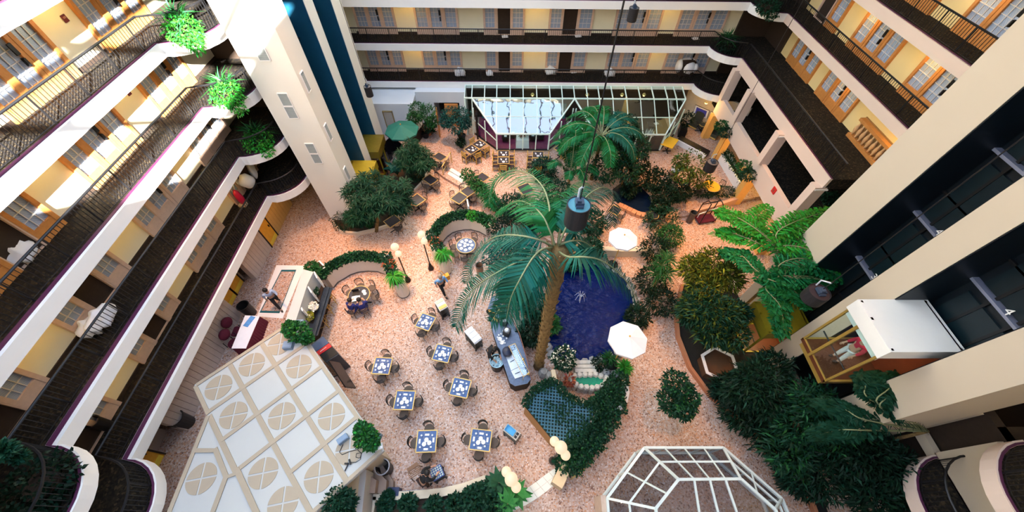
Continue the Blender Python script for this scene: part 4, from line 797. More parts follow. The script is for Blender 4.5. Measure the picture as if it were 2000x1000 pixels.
for u, v in ((1150,850),(1165,825),(1178,800),(1182,780),(1130,878),(1145,865),(1115,893),(1195,760),(1172,790),(1160,845)): b.append((tuple(P(u, v, .8)), (.45, .45, .28), 380))
foliage('foliage', t, b, .12, .075, g_dark); foliage('young_leaves', t, [(c, r, 50) for c, r, _ in b], .12, .07, g_mid)
t = thing('curved_wall', 'cream curved planter wall around the small jade pool', 'wall'); part('wall', MB().band([(P(u, v, .8).x, P(u, v, .8).y) for u, v in ((1080,722),(1084,742),(1094,762),(1112,777),(1140,786))], .18, 0, .8), stone2, t); part('wall', MB().band([(P(u, v, .6).x, P(u, v, .6).y) for u, v in ((1222,745),(1226,765),(1222,785),(1208,800))], .16, 0, .6), white, t); part('wall', MB().band([(P(u, v, .8).x, P(u, v, .8).y) for u, v in ((1160,805),(1146,832),(1130,854))], .14, 0, 1.2), stone2, t)
jp = [P(u, v, .5) for u, v in ((1112,736),(1130,732),(1165,731),(1185,738),(1182,752),(1160,758),(1135,755),(1120,748))]; t = thing('pool', 'small jade green pool with stone rim below the pond weir', 'pool'); part('water', MB().prism([(p.x, p.y) for p in jp], .2, .45), jade, t)
for p in resample([(q.x, q.y) for q in jp]+[(jp[0].x, jp[0].y)], .24): part('rim_stone', MB().lathe((0, 0, 0), [(.13, 0), (.15, .5), (.1, .6), (0, .62)], 6, random.random()), mat('pale_stone', (.48,.47,.44), .85, var=.3, scale=7, bump=.5), t, loc=(p.x, p.y, 0))
t = thing('weir', 'stone weir ledges between dark pond and jade pool', 'weir')
for i, (v, h_) in enumerate(((707, .42), (715, .5), (723, .56))): a, b = P(1122, v, h_), P(1166, v, h_); part('ledge', MB().box(((a.x+b.x)/2, a.y, h_/2), ((b-a).length*(1-.03*i), .16, h_)), MT['pale_stone'], t)
shrub('shrub', 'white flowering bush between jade pool and palm trunk', 1098, 708, .2, 24, 1.0, g_dark, .14, .07, 700, mt2=g_fl); shrub('spiky_plant', 'spiky green plant right of the stone weir', 1187, 706, .3, 17, .8, g_mid, W=.05, n=50, spiky=True); shrub('spiky_plant', 'yellow green spiky plant under the lower white parasol', 1215, 725, .3, 18, .9, g_bright, W=.05, n=60, spiky=True)
shrub('croton_plant', 'reddish leaved croton inside the curved cream wall', 1110, 748, .4, 10, .6, g_red, .16, .08, 120); shrub('shrub', 'dark shrub between the spiky plants and the weir', 1170, 715, .2, 16, .7, g_black, .14, .06, 300)
for u, v, lb in ((1074, 735, 'blue grey rock at the island end nearest the buffet'), (1062, 728, 'blue grey rock beside the buffet corner'), (1182, 730, 'grey boulder on the right of the jade pool'), (1200, 733, 'grey boulder below the yellow green spiky plant')):
    p = P(u, v, .3); solo('rock', MB().lathe((0, 0, -.3), [(.22, 0), (.26, .3), (.16, .55), (0, .62)], 7, .3), stone, lb, 'rock', tuple(p))
t = thing('planter_end', 'beige block with brass strip at the tip of the ivy hedge', 'planter'); q = P(1093, 932); part('block', MB().box((q.x, q.y, .4), (.42, .8, .8), -.55), mat('beige_block', (.55,.44,.30), .7), t); A, B = P(1115, 936), P(1153, 905); d = B-A; c = (A+B)/2; part('brass_strip', MB().box((c.x, c.y, .2), (d.length, .06, .4), math.atan2(d.y, d.x)), gold, t)
# ---- tiled walk at the bottom
walk = [((1083,915),(1101,934)),((1072,922),(1090,942)),((1060,931),(1078,951)),((1047,941),(1065,962)),((1034,950),(1050,973)),((1020,958),(1034,983)),((1004,965),(1017,992)),((985,972),(998,1000)),((966,978),(978,1008))]
tm = mat('walk_tile', (.70,.72,.68), .6, var=.06, scale=3); fl_ = [o for o in bpy.data.objects if o.name == 'floor'][0]
for (a, b), (c, d) in zip(walk, walk[1:]):
    for f0, f1 in ((0, .5), (.5, 1)):
        q = [P(*a).lerp(P(*b), f0), P(*c).lerp(P(*d), f0), P(*c).lerp(P(*d), f1), P(*a).lerp(P(*b), f1)]; m_ = sum(q, Vector())/4; q = [m_+(p-m_)*.965 for p in q]; part('tile', MB().prism([(p.x, p.y) for p in q], 0, .025), tm, fl_)
# ---- bottom planter with cream curb
t = thing('front_planter', 'long planter with cream curb and blue tile strip at the lower edge', 'planter'); cp = [(P(u, v, .5).x, P(u, v, .5).y) for u, v in ((728,968),(790,968),(860,962),(905,952),(950,935))]
part('curb', MB().band(cp, .28, 0, .5), stone2, t); part('blue_tile_strip', MB().band([(P(u, v, .1).x, P(u, v, .1).y) for u, v in ((785,962),(860,957),(905,948),(948,934))], .1, 0, .12), mat('blue_tile', (.08,.22,.48), .4, var=.3, scale=12), t, label='blue tile strip')
part('soil', MB().prism([(P(u, v, .35).x, P(u, v, .35).y) for u, v in ((735,985),(790,982),(862,972),(955,945),(1000,950),(985,1010),(735,1020))], 0, .35), soil, t)
part('curb', MB().bb(P(722,985,.5).x-.1, P(735,985,.5).x-.05, -1, P(735,970,.5).y, 0, .5), stone2, t)
bl = leafmat('leaf_broad', (.02,.13,.03), .3)
def broad(label, u, v, z0, n, L, m_):
    p = P(u, v, z0); t = thing('broadleaf_plant', label, 'plant', tuple(p)); part('stem', MB().tube([(0, 0, 0), (0, 0, .5)], [.03, .02], 6), stem, t)
    for k in range(n):
        a = k*2.399; e = .15+.5*((k*.37) % 1); d = Vector((math.cos(a), math.sin(a), e)).normalized(); s = d.cross(Vector((0, 0, 1))).normalized(); c = Vector((0, 0, .25+.35*((k*.61) % 1))); l = L*random.uniform(.75, 1.1)
        mb = MB(); mb.add([c, c+d*l*.45+s*l*.2, c+d*l-Vector((0, 0, .25*l)), c+d*l*.45-s*l*.2, c+d*l*.5+Vector((0, 0, -.03))], [(0, 1, 4), (1, 2, 4), (2, 3, 4), (3, 0, 4)]); part('leaf', mb, m_, t)
broad('big leaved green plant under the front globe lamps', 1008, 965, .4, 16, .62, bl); broad('dark big leaved plant left of the front globe lamps', 975, 945, .4, 14, .6, leafmat('leaf_broad_dark', (.008,.05,.022), .3)); broad('big leaved plant at the lower right end of the front planter', 992, 985, .4, 14, .55, bl)
for u, v, r, lb in ((950,965,24,'dark shrub in the front planter nearest the big leaved plants'),(925,975,22,'dark shrub in the front planter left of its neighbour at the curve'),(965,985,24,'dark shrub at the lower edge of the front planter'),(890,985,16,'dark shrub in the middle of the front planter'),(850,988,14,'small shrub in the middle left of the front planter'),(800,985,15,'small leafy shrub in the left half of the front planter'),(758,985,13,'small leafy shrub at the left end of the front planter'),(762,970,6,'tiny clipped shrub leaning over the front planter curb')):
    shrub('shrub', lb, u, v, .35, r, .6, g_dark, .16, .09, 420, mt2=None)
# ---- kiosk with patterned flat roof
th = math.radians(44); eu = Vector((math.cos(th), math.sin(th))); ev = Vector((math.sin(th), -math.cos(th)))
def K(u, v, z=0): p = eu*u+ev*v; return Vector((p.x, p.y, z))
rz_k = th; ZR = 2.7
t = thing('reception_kiosk', 'large white kiosk roof patterned with beige bands and crossed discs', 'kiosk')
rpoly = [K(-5.43, -11.43), K(-2.1, -11.43), K(-1.53, -10.0), K(-1.53, -4.55), K(-4.1, -4.55), K(-5.6, -4.4), (-6.9, -1.2), (-10.75, -1.2), (-10.75, .6), K(-5.46, -9.92)]
part('roof', MB().prism([(p[0], p[1]) for p in rpoly], ZR-.16, ZR), mat('kiosk_white', (.46,.475,.475), .75, var=.03, scale=2), t)
wp = [K(-5.2, -11.2), K(-2.3, -11.2), K(-1.8, -9.9), K(-1.8, -4.9), K(-4.1, -4.9), (-7.2, -1.0), (-10.5, -1.0), (-10.5, .6), K(-5.2, -9.9)]
part('wall', MB().prism([(p[0], p[1]) for p in wp], 0, ZR-.16), mat('kiosk_wall', (.50,.43,.34), .8, var=.1), t)
band_m = mat('roof_beige', (.38,.32,.245), .8, var=.04); zb = ZR+.012
nb = [0]
def bandw(A, B, w_): nb[0] += 1; d = B-A; c = (A+B)/2; part('roof_band', MB().box((0, 0, 0), (d.length, w_, .024)), band_m, t, loc=(c.x, c.y, zb+.0016*nb[0]), rz=math.atan2(d.y, d.x))
def strip(a, b, w_): bandw(K(*a), K(*b), w_)
us = [-5.41, -4.16, -2.91]; vs_ = [-11.36, -10.05, -8.75, -7.45, -6.16, -4.7]
strip((-5.41, -11.36), (-5.41, -9.97), .14); strip((-5.41, -9.9), (-5.41, -7.4), .17); strip((-4.16, -11.36), (-4.16, -4.62), .17); strip((-2.91, -11.36), (-2.91, -4.62), .17); strip((-1.62, -9.9), (-1.62, -4.62), .13)
for v in vs_[1:-1]: strip((-5.41 if v < -7.4 else -4.16, v), (-1.62, v), .14)
strip((-5.36, -11.36), (-2.1, -11.36), .13); strip((-4.1, -4.62), (-1.6, -4.62), .12); strip((-2.1, -11.36), (-1.6, -9.95), .12)
for a, b, w_ in (((407,813),(330,1005),.13), ((379,880),(424,880),.13), ((421,876),(444,934),.15), ((443,930),(415,1005),.15), ((443,932),(466,924),.10), ((463,916),(506,1010),.17)): bandw(P(*a, ZR), P(*b, ZR), w_)
def disc(c, r=.47):
    for k in range(4):
        a0 = k*PI/2; g = .028; pts = [(g, g)]+[(max(g, r*math.cos(a)), max(g, r*math.sin(a))) for a in np.linspace(.06, PI/2-.06, 9)]
        o = part('roof_disc_quarter', MB().prism(pts, -.01, .012), band_m, t, loc=(c.x, c.y, ZR+.004), rz=a0+.18)
for u, v in ((-4.8, -10.71), (-3.55, -10.72), (-2.4, -10.78), (-2.27, -9.38), (-4.78, -9.31), (-3.54, -8.08), (-2.27, -6.82), (-6.3, -8.03), (-4.78, -6.77), (-3.51, -5.38), (-2.37, -5.39), (-4.68, -5.5)): disc(K(u, v))
# things on the roof
def roofbox(name, lb, cat, u, v, z, d, rz, mt, tilt=0): 
    p = P(u, v, z); o = solo(name, MB().box((0, 0, d[2]/2), d).box((0, 0, d[2]+.01), (d[0]*.8, d[1]*.8, .02)), mt, lb, cat, tuple(p), rz); return o
bluegrey = mat('blue_grey_case', (.18,.26,.38), .5, var=.1)
roofbox('loudspeaker', 'blue grey loudspeaker box lying on kiosk roof below the corner plant', 'speaker', 566, 677, ZR, (.34, .3, .22), .1, bluegrey); roofbox('loudspeaker', 'blue grey loudspeaker box beside the counter end of the corner plant', 'speaker', 588, 636, ZR, (.3, .34, .22), .1, bluegrey); roofbox('loudspeaker', 'blue grey loudspeaker at the cable end on kiosk roof', 'speaker', 672, 859, ZR, (.36, .2, .2), .7, bluegrey); roofbox('loudspeaker', 'blue grey loudspeaker behind the plant at the right kiosk corner', 'speaker', 738, 853, ZR, (.3, .22, .2), -.3, bluegrey); roofbox('control_box', 'small white control box at the right kiosk roof corner', 'box', 743, 873, ZR, (.22, .2, .16), .3, white)
cbl = [P(u, v, ZR+.03) for u, v in ((670,868),(663,883),(668,888),(682,882),(698,878),(706,886),(703,895),(695,893),(696,886),(706,884),(704,897),(695,903),(684,903))]; solo('cable', MB().tube(cbl, .012, 5), black, 'thin black cable looping over the kiosk roof', 'cable')
solo('clamp', MB().box((0, 0, .05), (.12, .05, .1)).box((.1, .05, .06), (.05, .18, .05), .5).box((.02, -.12, .04), (.03, .2, .03), -.3), black, 'black clamp at the end of the roof cable', 'clamp', tuple(P(678, 906, ZR)))
def roofplant(lb, blobs, m_=g_mid):
    t = thing('roof_plant', lb, 'plant'); c = P(blobs[0][0], blobs[0][1], ZR); part('pot', pot(MB(), .18, .25), white, t, loc=tuple(c)); b = []
    for u, v, r in blobs: q = P(u, v, ZR+.35); rr = r/pxm(u, v, ZR+.35); b.append((tuple(q), (rr, rr, rr*.7), 420))
    foliage('foliage', t, b, .15, .085, m_); foliage('young_leaves', t, [(c_, r_, 60) for c_, r_, _ in b], .15, .085, g_bright)
roofplant('leafy green plant at the counter corner of the kiosk roof', [(582,648,20),(566,640,13),(598,660,10)]); roofplant('leafy green plant at the right corner of the kiosk roof', [(713,850,20),(725,862,14),(706,838,12)])
tree('roof_tree', 'dark leafy tree top beside the lower kiosk wall', P(668, 990), [(660,978,2.6,26),(648,962,2.4,14),(676,985,2.3,18)], .14, .06, g_dark, th=.05, n=700)
# kiosk stairwell with tiers beside the roof
t = thing('stair_wall', 'pale grey stair wall with stepped brown tiers beside the kiosk', 'wall'); gw = mat('grey_wall', (.46,.46,.47), .8, var=.04)
part('wall', MB().prism([(P(u, v, 1.6).x, P(u, v, 1.6).y) for u, v in ((700,905),(716,918),(706,1010),(690,1010))], 0, 1.6), gw, t); part('cap', MB().prism([(P(u, v, 1.7).x, P(u, v, 1.7).y) for u, v in ((690,905),(703,905),(692,1010),(655,1010))], 1.6, 1.7), stone2, t)
for i, (q, z) in enumerate(((((716,925),(735,938),(732,963),(710,963)), 1.0), (((722,905),(755,938),(753,963),(735,963)), .65), (((735,890),(768,940),(768,963),(755,963)), .3))): part('tier', MB().prism([(P(u, v, z).x, P(u, v, z).y) for u, v in q], 0, z), mat('tier_brown', (.28,.20,.16), .7, var=.1), t)
# ---- counter, shelves and stools beside the kiosk
granite = mat('dark_granite', (.018,.026,.040), .25, var=.5, scale=14)
ct = [P(u, v, 1.1) for u, v in ((633,561),(649,562.5),(620,655),(604,660),(592,643),(600,630),(612,632))]; t = thing('bar_counter', 'long dark stone counter between white shelf unit and gold stools', 'counter'); part('counter_top', MB().prism([(p.x, p.y) for p in ct], 1.04, 1.1), granite, t); part('counter_step', MB().band([(P(u, v, 1.14).x, P(u, v, 1.14).y) for u, v in ((641,561),(612,657))], .16, 1.1, 1.18), granite, t); part('front', MB().band([(P(u, v, .5).x, P(u, v, .5).y) for u, v in ((636,566),(609,660))], .3, 0, 1.04), darkroom, t)
sq = [P(u, v, 2.1) for u, v in ((592,526),(612,531),(600,556),(575,635),(556,630))]; t = thing('shelf_unit', 'tall white shelf unit with slanted partitions beside the dark counter', 'shelf'); part('case', MB().prism([(p.x, p.y) for p in sq], .0, 2.1), MT['kiosk_white'], t)
for a, b in (((612,531),(632,562)), ((600,560),(622,590)), ((586,600),(606,625))): A, B = P(*a, 2.0), P(*b, 1.12); d = Vector((B.x-A.x, B.y-A.y)); n = Vector((-d.y, d.x)).normalized()*.04; part('partition', MB().slab(A, (B.x, B.y, 2.0), (B.x, B.y, 1.12), (A.x, A.y, 1.12), .06), white, t)
part('shelf_back', MB().band([(P(u, v, 1.6).x, P(u, v, 1.6).y) for u, v in ((614,545),(586,622))], .06, 1.1, 1.9), darkroom, t)
for lb, u, v, z, col, r in (('pile of white flowers on the shelf by the counter', 612, 598, 1.45, g_fl, 8), ('green plant on the upper shelf beside white flowers', 612, 568, 1.35, g_dark, 8), ('yellow green fruit basket at the shelf end', 603, 617, 1.35, g_yel, 8), ('dark leafy bowl at the lower shelf end', 592, 612, 1.35, g_dark, 9)):
    tt = thing('shelf_decoration', lb, 'plant'); c = P(u, v, z); rr = r/pxm(u, v, z); part('bowl', MB().lathe((c.x, c.y, z-.25), [(rr*.6, 0), (rr, .18), (0, .18)], 10), white, tt); foliage('foliage', tt, [(tuple(c), (rr, rr, rr*.7), 160)], .09, .08, col)
for i, (u, v) in enumerate(((650, 592), (643, 612), (634, 637))):
    p = P(u, v); tt = thing('bar_stool', 'gold framed bar stool at the dark counter, '+('nearest the left booth' if i == 0 else 'middle one of three' if i == 1 else 'nearest the drinks cabinet'), 'stool', tuple(p), .5)
    part('seat', MB().box((0, 0, .72), (.36, .36, .05)), goldwood, tt); part('back', MB().box((.17, 0, .9), (.03, .36, .1)), goldwood, tt)
    for a, b in ((-1, -1), (1, -1), (-1, 1), (1, 1)): part('leg', MB().tube([(a*.15, b*.15, .72), (a*.2, b*.2, 0)], .018, 5), goldwood, tt)
    part('footrest', MB().tube([(-.19, -.19, .25), (.19, -.19, .25), (.19, .19, .25), (-.19, .19, .25), (-.19, -.19, .25)], .014, 5), goldwood, tt)
# drinks cabinet and television
t = thing('drinks_cabinet', 'dark drinks cabinet with red sign panel at the kiosk edge', 'cabinet'); q = [P(u, v, 1.5) for u, v in ((606,674),(630,656),(662,692),(636,708))]; c = sum(q, Vector())/4
part('body', MB().prism([(p.x, p.y) for p in q], 0, 1.5), mat('cabinet_dark', (.03,.04,.06), .4, var=.2), t); e1 = (q[2]-q[1]).normalized(); rzc = math.atan2((q[2]-q[3]).y, (q[2]-q[3]).x)
part('top_panel', MB().prism([(p.x, p.y) for p in (q[0].lerp(q[3], .05), q[1].lerp(q[2], .05), q[1].lerp(q[2], .4), q[0].lerp(q[3], .4))], 1.5, 1.53), mat('cabinet_blue', (.035,.07,.16), .4), t); part('red_panel', MB().prism([(p.x, p.y) for p in (q[0].lerp(q[3], .42), q[1].lerp(q[2], .42), q[1].lerp(q[2], .6), q[0].lerp(q[3], .6))], 1.5, 1.54), mat('sign_red', (.45,.015,.02), .4), t, label='red sign panel')
rp_ = part('red_panel', MB().box((0, 0, 0), (.3, .02, .012)), white, t, loc=tuple(q[0].lerp(q[3], .5).lerp(q[1].lerp(q[2], .5), .45)+Vector((0, 0, .045))), rz=math.atan2((q[1]-q[0]).y, (q[1]-q[0]).x), label='white lettering stroke'); rp_.name = 'sign_stroke'
part('grille', MB().prism([(p.x, p.y) for p in (q[0].lerp(q[3], .63), q[1].lerp(q[2], .63), q[1].lerp(q[2], .97), q[0].lerp(q[3], .97))], 1.5, 1.52), black, t)
t = thing('television', 'flat black television screen hung on the kiosk edge', 'television'); a, b = P(641, 706, 1.9), P(673, 757, 1.9); part('screen', MB().slab(a, b, b+Vector((.22, .12, -.55)), a+Vector((.22, .12, -.55)), .05), mat('screen_black', (.006,.007,.01), .15), t); part('mount', MB().tube([a.lerp(b, .5)+Vector((-.2, -.15, 0)), a.lerp(b, .5)+Vector((.08, .06, -.2))], .03, 6), black, t)
# floor inlay behind the counter
fi = MB(); O = [P(*q) for q in ((540,518),(596,519),(552,622),(502,618))]; I = [P(*q) for q in ((550,527),(579,527),(546,612),(507,611))]; I2 = [p+(sum(I, Vector())/4-p)*.09 for p in I]
def ringpoly(A, B, z0, z1):
    m_ = MB()
    for i in range(4): j = (i+1) % 4; m_.prism([(p.x, p.y) for p in (A[i], A[j], B[j], B[i])], z0, z1)
    return m_
part('inlay_white', ringpoly(O, I, 0, .012), white, fl_); part('inlay_teal', ringpoly(I, I2, 0, .014), mat('inlay_teal_m', (.01,.10,.13), .5), fl_)
# ---- skirted table with burgundy chairs
t = thing('skirted_table', 'long table with white top and burgundy pleated skirt', 'table'); q = [P(u, v, .76) for u, v in ((478.5,616),(507,617),(480,680.5),(452,680.5))]; part('tabletop', MB().prism([(p.x, p.y) for p in q], .73, .76), linen, t)
bur = mat('burgundy', (.10,.006,.022), .85, var=.25, scale=10, bump=.4); sk_ = MB(); loop = [q[0], q[1], q[2], q[3], q[0]]; pts = resample([(p.x, p.y) for p in loop], .06); cc = sum(q, Vector())/4
bot = [Vector((p.x, p.y, 0))+(Vector((p.x, p.y, 0))-Vector((cc.x, cc.y, 0))).normalized()*(.05+.05*(i % 2)) for i, p in enumerate(pts)]; top_ = [Vector((p.x, p.y, .735)) for p in pts]; n = len(pts); sk_.add(top_+bot, [(i, (i+1) % n, n+(i+1) % n, n+i) for i in range(n)]); part('skirt', sk_, bur, t)
solo('leaflet_stack', MB().box((0, 0, .01), (.25, .55, .02), .1).box((.02, .05, .03), (.2, .4, .02), .2), mat('leaflet_blue', (.10,.30,.65), .6, var=.3, scale=6), 'blue leaflets spread on the white skirted table', 'leaflets', tuple(P(487, 628, .76)), -.4)
for i, (u, v) in enumerate(((462, 648), (458, 671))):
    p = P(u, v); tt = thing('upholstered_chair', 'burgundy upholstered chair at the skirted table, '+('far one next to the black bin' if i == 0 else 'near one by the kiosk roof'), 'chair', tuple(p), -.15)
    part('seat', MB().lathe((0, .05, .4), [(0, 0), (.26, 0), (.27, .06), (.22, .12), (0, .12)], 14), bur, tt, smooth=True); part('backrest', MB().lathe((0, 0, 0), [(0, 0), (.26, 0), (.26, .08), (0, .08)], 14), bur, tt); o = tt.children[-1]; o.rotation_euler = (1.35, 0, PI/2); o.location = (-.36, .05, .78)
    for a, b in ((-1, -1), (1, -1), (-1, 1), (1, 1)): part('leg', MB().tube([(a*.2, b*.2, .4), (a*.22, b*.22, 0)], .02, 5), black, tt)
def bin_(lb, u, v, r, h, mt, lid=None, z0=0):
    p = P(u, v, z0); tt = thing('waste_bin', lb, 'bin', tuple(p)); part('body', MB().lathe((0, 0, 0), [(r*.85, 0), (r, h), (r*.9, h), (r*.8, .05), (0, .05)], 18), mt, tt); part('rim', MB().lathe((0, 0, h), [(r*.9, 0), (r*1.05, 0), (r*1.05, .04), (r*.9, .04), (r*.9, 0)], 18), lid or mt, tt); return tt
binb = mat('bin_black', (.015,.013,.012), .5, var=.2)
bin_('black waste bin against the far left wall siding', 503, 520, .26, .75, binb); bin_('black waste bin behind the white skirted table', 492, 612, .28, .8, binb); bin_('large dark bin by the left wall near the kiosk corner', 368, 826, .32, .8, binb); bin_('round dark bin with pale rim beside the stepped tiers', 757, 917, .28, .8, binb, mat('bin_rim', (.30,.30,.34), .4)); bin_('dark metal bin beside the gold luggage trolley', 1345, 433, .2, .8, mat('bin_steel', (.10,.09,.08), .35, metal=.5)); bin_('brown pedestal bin under the drooping palm frond', 938, 537, .2, .9, mat('bin_brown', (.30,.17,.10), .5), binb); bin_('dark round bin by the doors on the third storey left walkway', 212, 832, .2, .6, binb, None, 3.2)
# ---- buffet
t = thing('buffet_counter', 'long angled buffet counter with blue grey stone top beside the palm', 'counter'); bq = [P(u, v, .95) for u, v in ((960,580),(975,575),(992,612),(1012,650),(1028,700),(1037,740),(1030,749),(1006,754),(996,748),(978,696),(960,640),(952,604))]; bxy = [(p.x, p.y) for p in bq]
part('counter_top', MB().prism(bxy, .9, .95), mat('blue_stone', (.10,.14,.24), .3, var=.4, scale=12), t); part('body', MB().prism([(p.x*.97+.03*1.0, p.y*.97+.03*6.8) for p in bq], 0, .9), darkroom, t)
part('back_rail', MB().tube([P(u, v, 1.15) for u, v in ((978,580),(995,612),(1014,650),(1029,700),(1038,742))], .02, 6), mat('rail_brown', (.22,.10,.08), .5), t)
steel = mat('steel_tray', (.62,.68,.78), .25, metal=.3, var=.05)
for i, (px, lb) in enumerate(((((988,696),(1008,682),(1022,712),(998,724)), 'white chafing tray nearest the coffee end of the buffet'), (((998,725),(1022,713),(1031,731),(1006,740)), 'white chafing tray at the rounded end of the buffet'))):
    q = [P(u, v, .98) for u, v in px]; tt = thing('chafing_tray', lb, 'tray'); part('tray', MB().prism([(p.x, p.y) for p in q], .95, 1.0), steel, tt); a = q[0].lerp(q[3], .5); b = q[1].lerp(q[2], .5); part('tong', MB().tube([a.lerp(b, .15)+Vector((0, 0, .04)), a.lerp(b, .55)+Vector((0, 0, .04))], .012, 5), black, tt)
t = thing('sneeze_guard', 'glass sneeze guard with brass frame over the buffet trays', 'screen'); q = [P(u, v, 1.35) for u, v in ((994,676),(1006,671),(1034,728),(1022,736))]; 
for a, b in zip(q, q[1:]+q[:1]): part('frame_bar', MB().tube([a, b], .014, 6), gold, t)
for p in q: part('post', MB().tube([p, (p.x, p.y, .95)], .014, 6), gold, t)
part('glass', MB().slab(*q, .01), glassmat('clear_glass', (.88,.95,1.0), .06), t)
for i, (u, v, lb) in enumerate(((1021,703,'brass knob lamp'), (1032,731,'brass knob lamp'))): solo('knob_lamp', MB().ball((0, 0, .06), .07, 10).lathe((0, 0, 0), [(.05, 0), (.02, .05)], 8), gold, 'small brass heat lamp on the buffet, '+('near the middle' if i == 0 else 'at the rounded end'), 'lamp', tuple(P(u, v, 1.0)))
t = thing('stock_pot', 'dark blue pot with lid standing on the buffet', 'pot', tuple(P(991, 690, .95))); part('pot', MB().lathe((0, 0, 0), [(.2, 0), (.23, .25), (.2, .28), (0, .32)], 16), mat('pot_blue', (.012,.018,.05), .4), t, smooth=True); part('handle', MB().tube([(.2, .05, .2), (.32, .1, .22), (.32, .18, .22)], .018, 5), black, t)
for i, (u, v, m_, lb) in enumerate(((959,612,'orange','basket of orange pastries nearest the far end of the buffet'),(968,626,'orange','basket of orange pastries in front of the coffee machines'),(977,611,'tan','long tan bread basket below the palm frond'),(972,600,'tan','small tan bread basket at the far end of the buffet'))):
    p = P(u, v, .95); tt = thing('bread_basket', lb, 'basket', tuple(p), -.5); part('basket', MB().lathe((0, 0, 0), [(.15, 0), (.2, .1), (.17, .1), (.13, .02), (0, .02)], 12, 0, (1.3, .8)), darkroom, tt)
    for k in range(5): part('bread', MB().ball((random.uniform(-.12, .12), random.uniform(-.06, .06), .1), .06, 8, (1.2, .8, .7)), mat('bread_'+m_, (.62,.28,.05) if m_ == 'orange' else (.60,.42,.16), .7, var=.2), tt)
for i, (u, v, lb) in enumerate(((985, 632, 'nearest the palm'), (990, 652, 'next to the pile of cups'))):
    p = P(u, v, .95); tt = thing('coffee_machine', 'dark coffee urn on the buffet, '+lb, 'urn', tuple(p), -.4); part('body', MB().box((0, 0, .2), (.3, .3, .4)), binb, tt); part('tap', MB().tube([(-.15, 0, .15), (-.22, 0, .13)], .02, 5), steel, tt); part('lid', MB().lathe((0, 0, .4), [(.12, 0), (.08, .06), (0, .07)], 12), steel, tt)
for i in range(9): u, v = random.uniform(976, 992), 645+i*2.2; tag(link('cup', cup_me, None, tuple(P(u-5+random.uniform(-3, 3)+i*.8, v+8, .95))), 'white cup stacked beside the coffee urns on the buffet', 'cup', 'white cups on the buffet')
for u, v, lb in ((976, 662, 'white plate on the buffet nearest the coffee urns'), (980, 669, 'white plate on the buffet nearest the dark pot')): tag(link('plate', plate_me, None, tuple(P(u, v, .95))), lb, 'plate')
t = thing('ice_tub', 'round dark tub filled with ice and bottles beside the buffet', 'tub', tuple(P(971, 717))); part('tub', MB().lathe((0, 0, 0), [(.26, 0), (.31, .8), (.28, .8), (.24, .62), (0, .62)], 20), binb, t); part('rim', MB().lathe((0, 0, .8), [(.28, 0), (.33, 0), (.33, .03), (.28, .03), (.28, 0)], 20), mat('rim_blue', (.25,.45,.60), .4), t)
ice = MB()
for i in range(40): a = i*2.4; r = .24*math.sqrt((i+.5)/40); ice.box((r*math.cos(a), r*math.sin(a), .68+.06*math.sin(i)), (.08, .08, .08), a, Matrix.Rotation(i, 3, 'X'))
part('ice', ice, mat('ice_m', (.50,.72,.82), .15, var=.1), t, stuff=True)
# ---- trolleys
def trolley(lb, px, z, top_m, body_m, inner=None):
    q = [P(u, v, z) for u, v in px]; c = sum(q, Vector())/4; e = q[1]-q[0]; rz = math.atan2(e.y, e.x); w_ = (e.length+(q[2]-q[3]).length)/2; l_ = ((q[2]-q[1]).length+(q[3]-q[0]).length)/2
    t = thing('trolley', lb, 'trolley', (c.x, c.y, 0), rz); part('top', MB().box((0, 0, z-.03), (w_, l_, .06)), top_m, t)
    for h in (.2, .52): part('shelf', MB().box((0, 0, h), (w_*.94, l_*.94, .04)), body_m, t)
    for a in (-1, 1):
        for b in (-1, 1): part('upright', MB().box((a*w_*.46, b*l_*.46, z/2), (.03, .03, z-.1)), body_m, t); part('wheel', MB().ball((a*w_*.42, b*l_*.42, .05), .05, 8), black, t)
    part('handle', MB().tube([(-w_*.4, -l_*.5, z), (-w_*.4, -l_*.6, z+.05), (w_*.4, -l_*.6, z+.05), (w_*.4, -l_*.5, z)], .015, 5), body_m, t)
    return t, c, rz, w_, l_
t, c, rz, w_, l_ = trolley('trolley covered with folded white linen beside the buffet', ((908,646),(923,635),(940,664),(925,673)), .95, linen, binb)
for k in (-1, 0, 1): part('folded_linen', MB().box((0, k*l_*.31, .985), (w_*.96, l_*.29, .05)), linen, t)
t, c, rz, w_, l_ = trolley('wooden rack trolley with yellow and white trays near the walking man', ((848,590),(863.5,581.7),(875,598.5),(860,608)), 1.0, white, black)
for k, m_ in ((-.3, mat('tray_green', (.62,.70,.42), .5)), (0, white), (.3, mat('tray_yellow', (.80,.48,.12), .5))): part('tray', MB().box((0, -k*l_, 1.02), (w_*.9, l_*.27, .05)), m_, t)
t, c, rz, w_, l_ = trolley('grey bus cart holding a blue basin near the lattice island', ((984,838),(993,825),(1018,850.6),(1004,860.5)), .9, mat('cart_grey', (.45,.44,.42), .5), mat('cart_dark', (.06,.055,.05), .5))
bs = MB(); bw, blen = w_*.72, l_*.62; bs.box((0, -.0-l_*-.12, .92), (bw, blen, .02)); 
for s in (-1, 1): bs.box((s*bw/2, l_*.12, .96), (.02, blen, .09)); bs.box((0, l_*.12+s*blen/2, .96), (bw, .02, .09))
part('basin', bs, mat('basin_blue', (.06,.32,.62), .4), t, label='blue basin'); part('slot', MB().box((-w_*.2, -l_*.36, .91), (w_*.3, l_*.16, .03)).box((w_*.22, -l_*.36, .91), (w_*.3, l_*.16, .03)), binb, t)
t, c, rz, w_, l_ = trolley('dark trolley with blue glass crates beside the front planter', ((839,919),(861,906),(869.5,929.6),(846,940.5)), .8, binb, binb)
crm = mat('crate_blue', (.05,.09,.32), .5); cr = MB()
for i in range(6): cr.box((-w_*.46+w_*.92*i/5, 0, .85), (.025, l_*.92, .12))
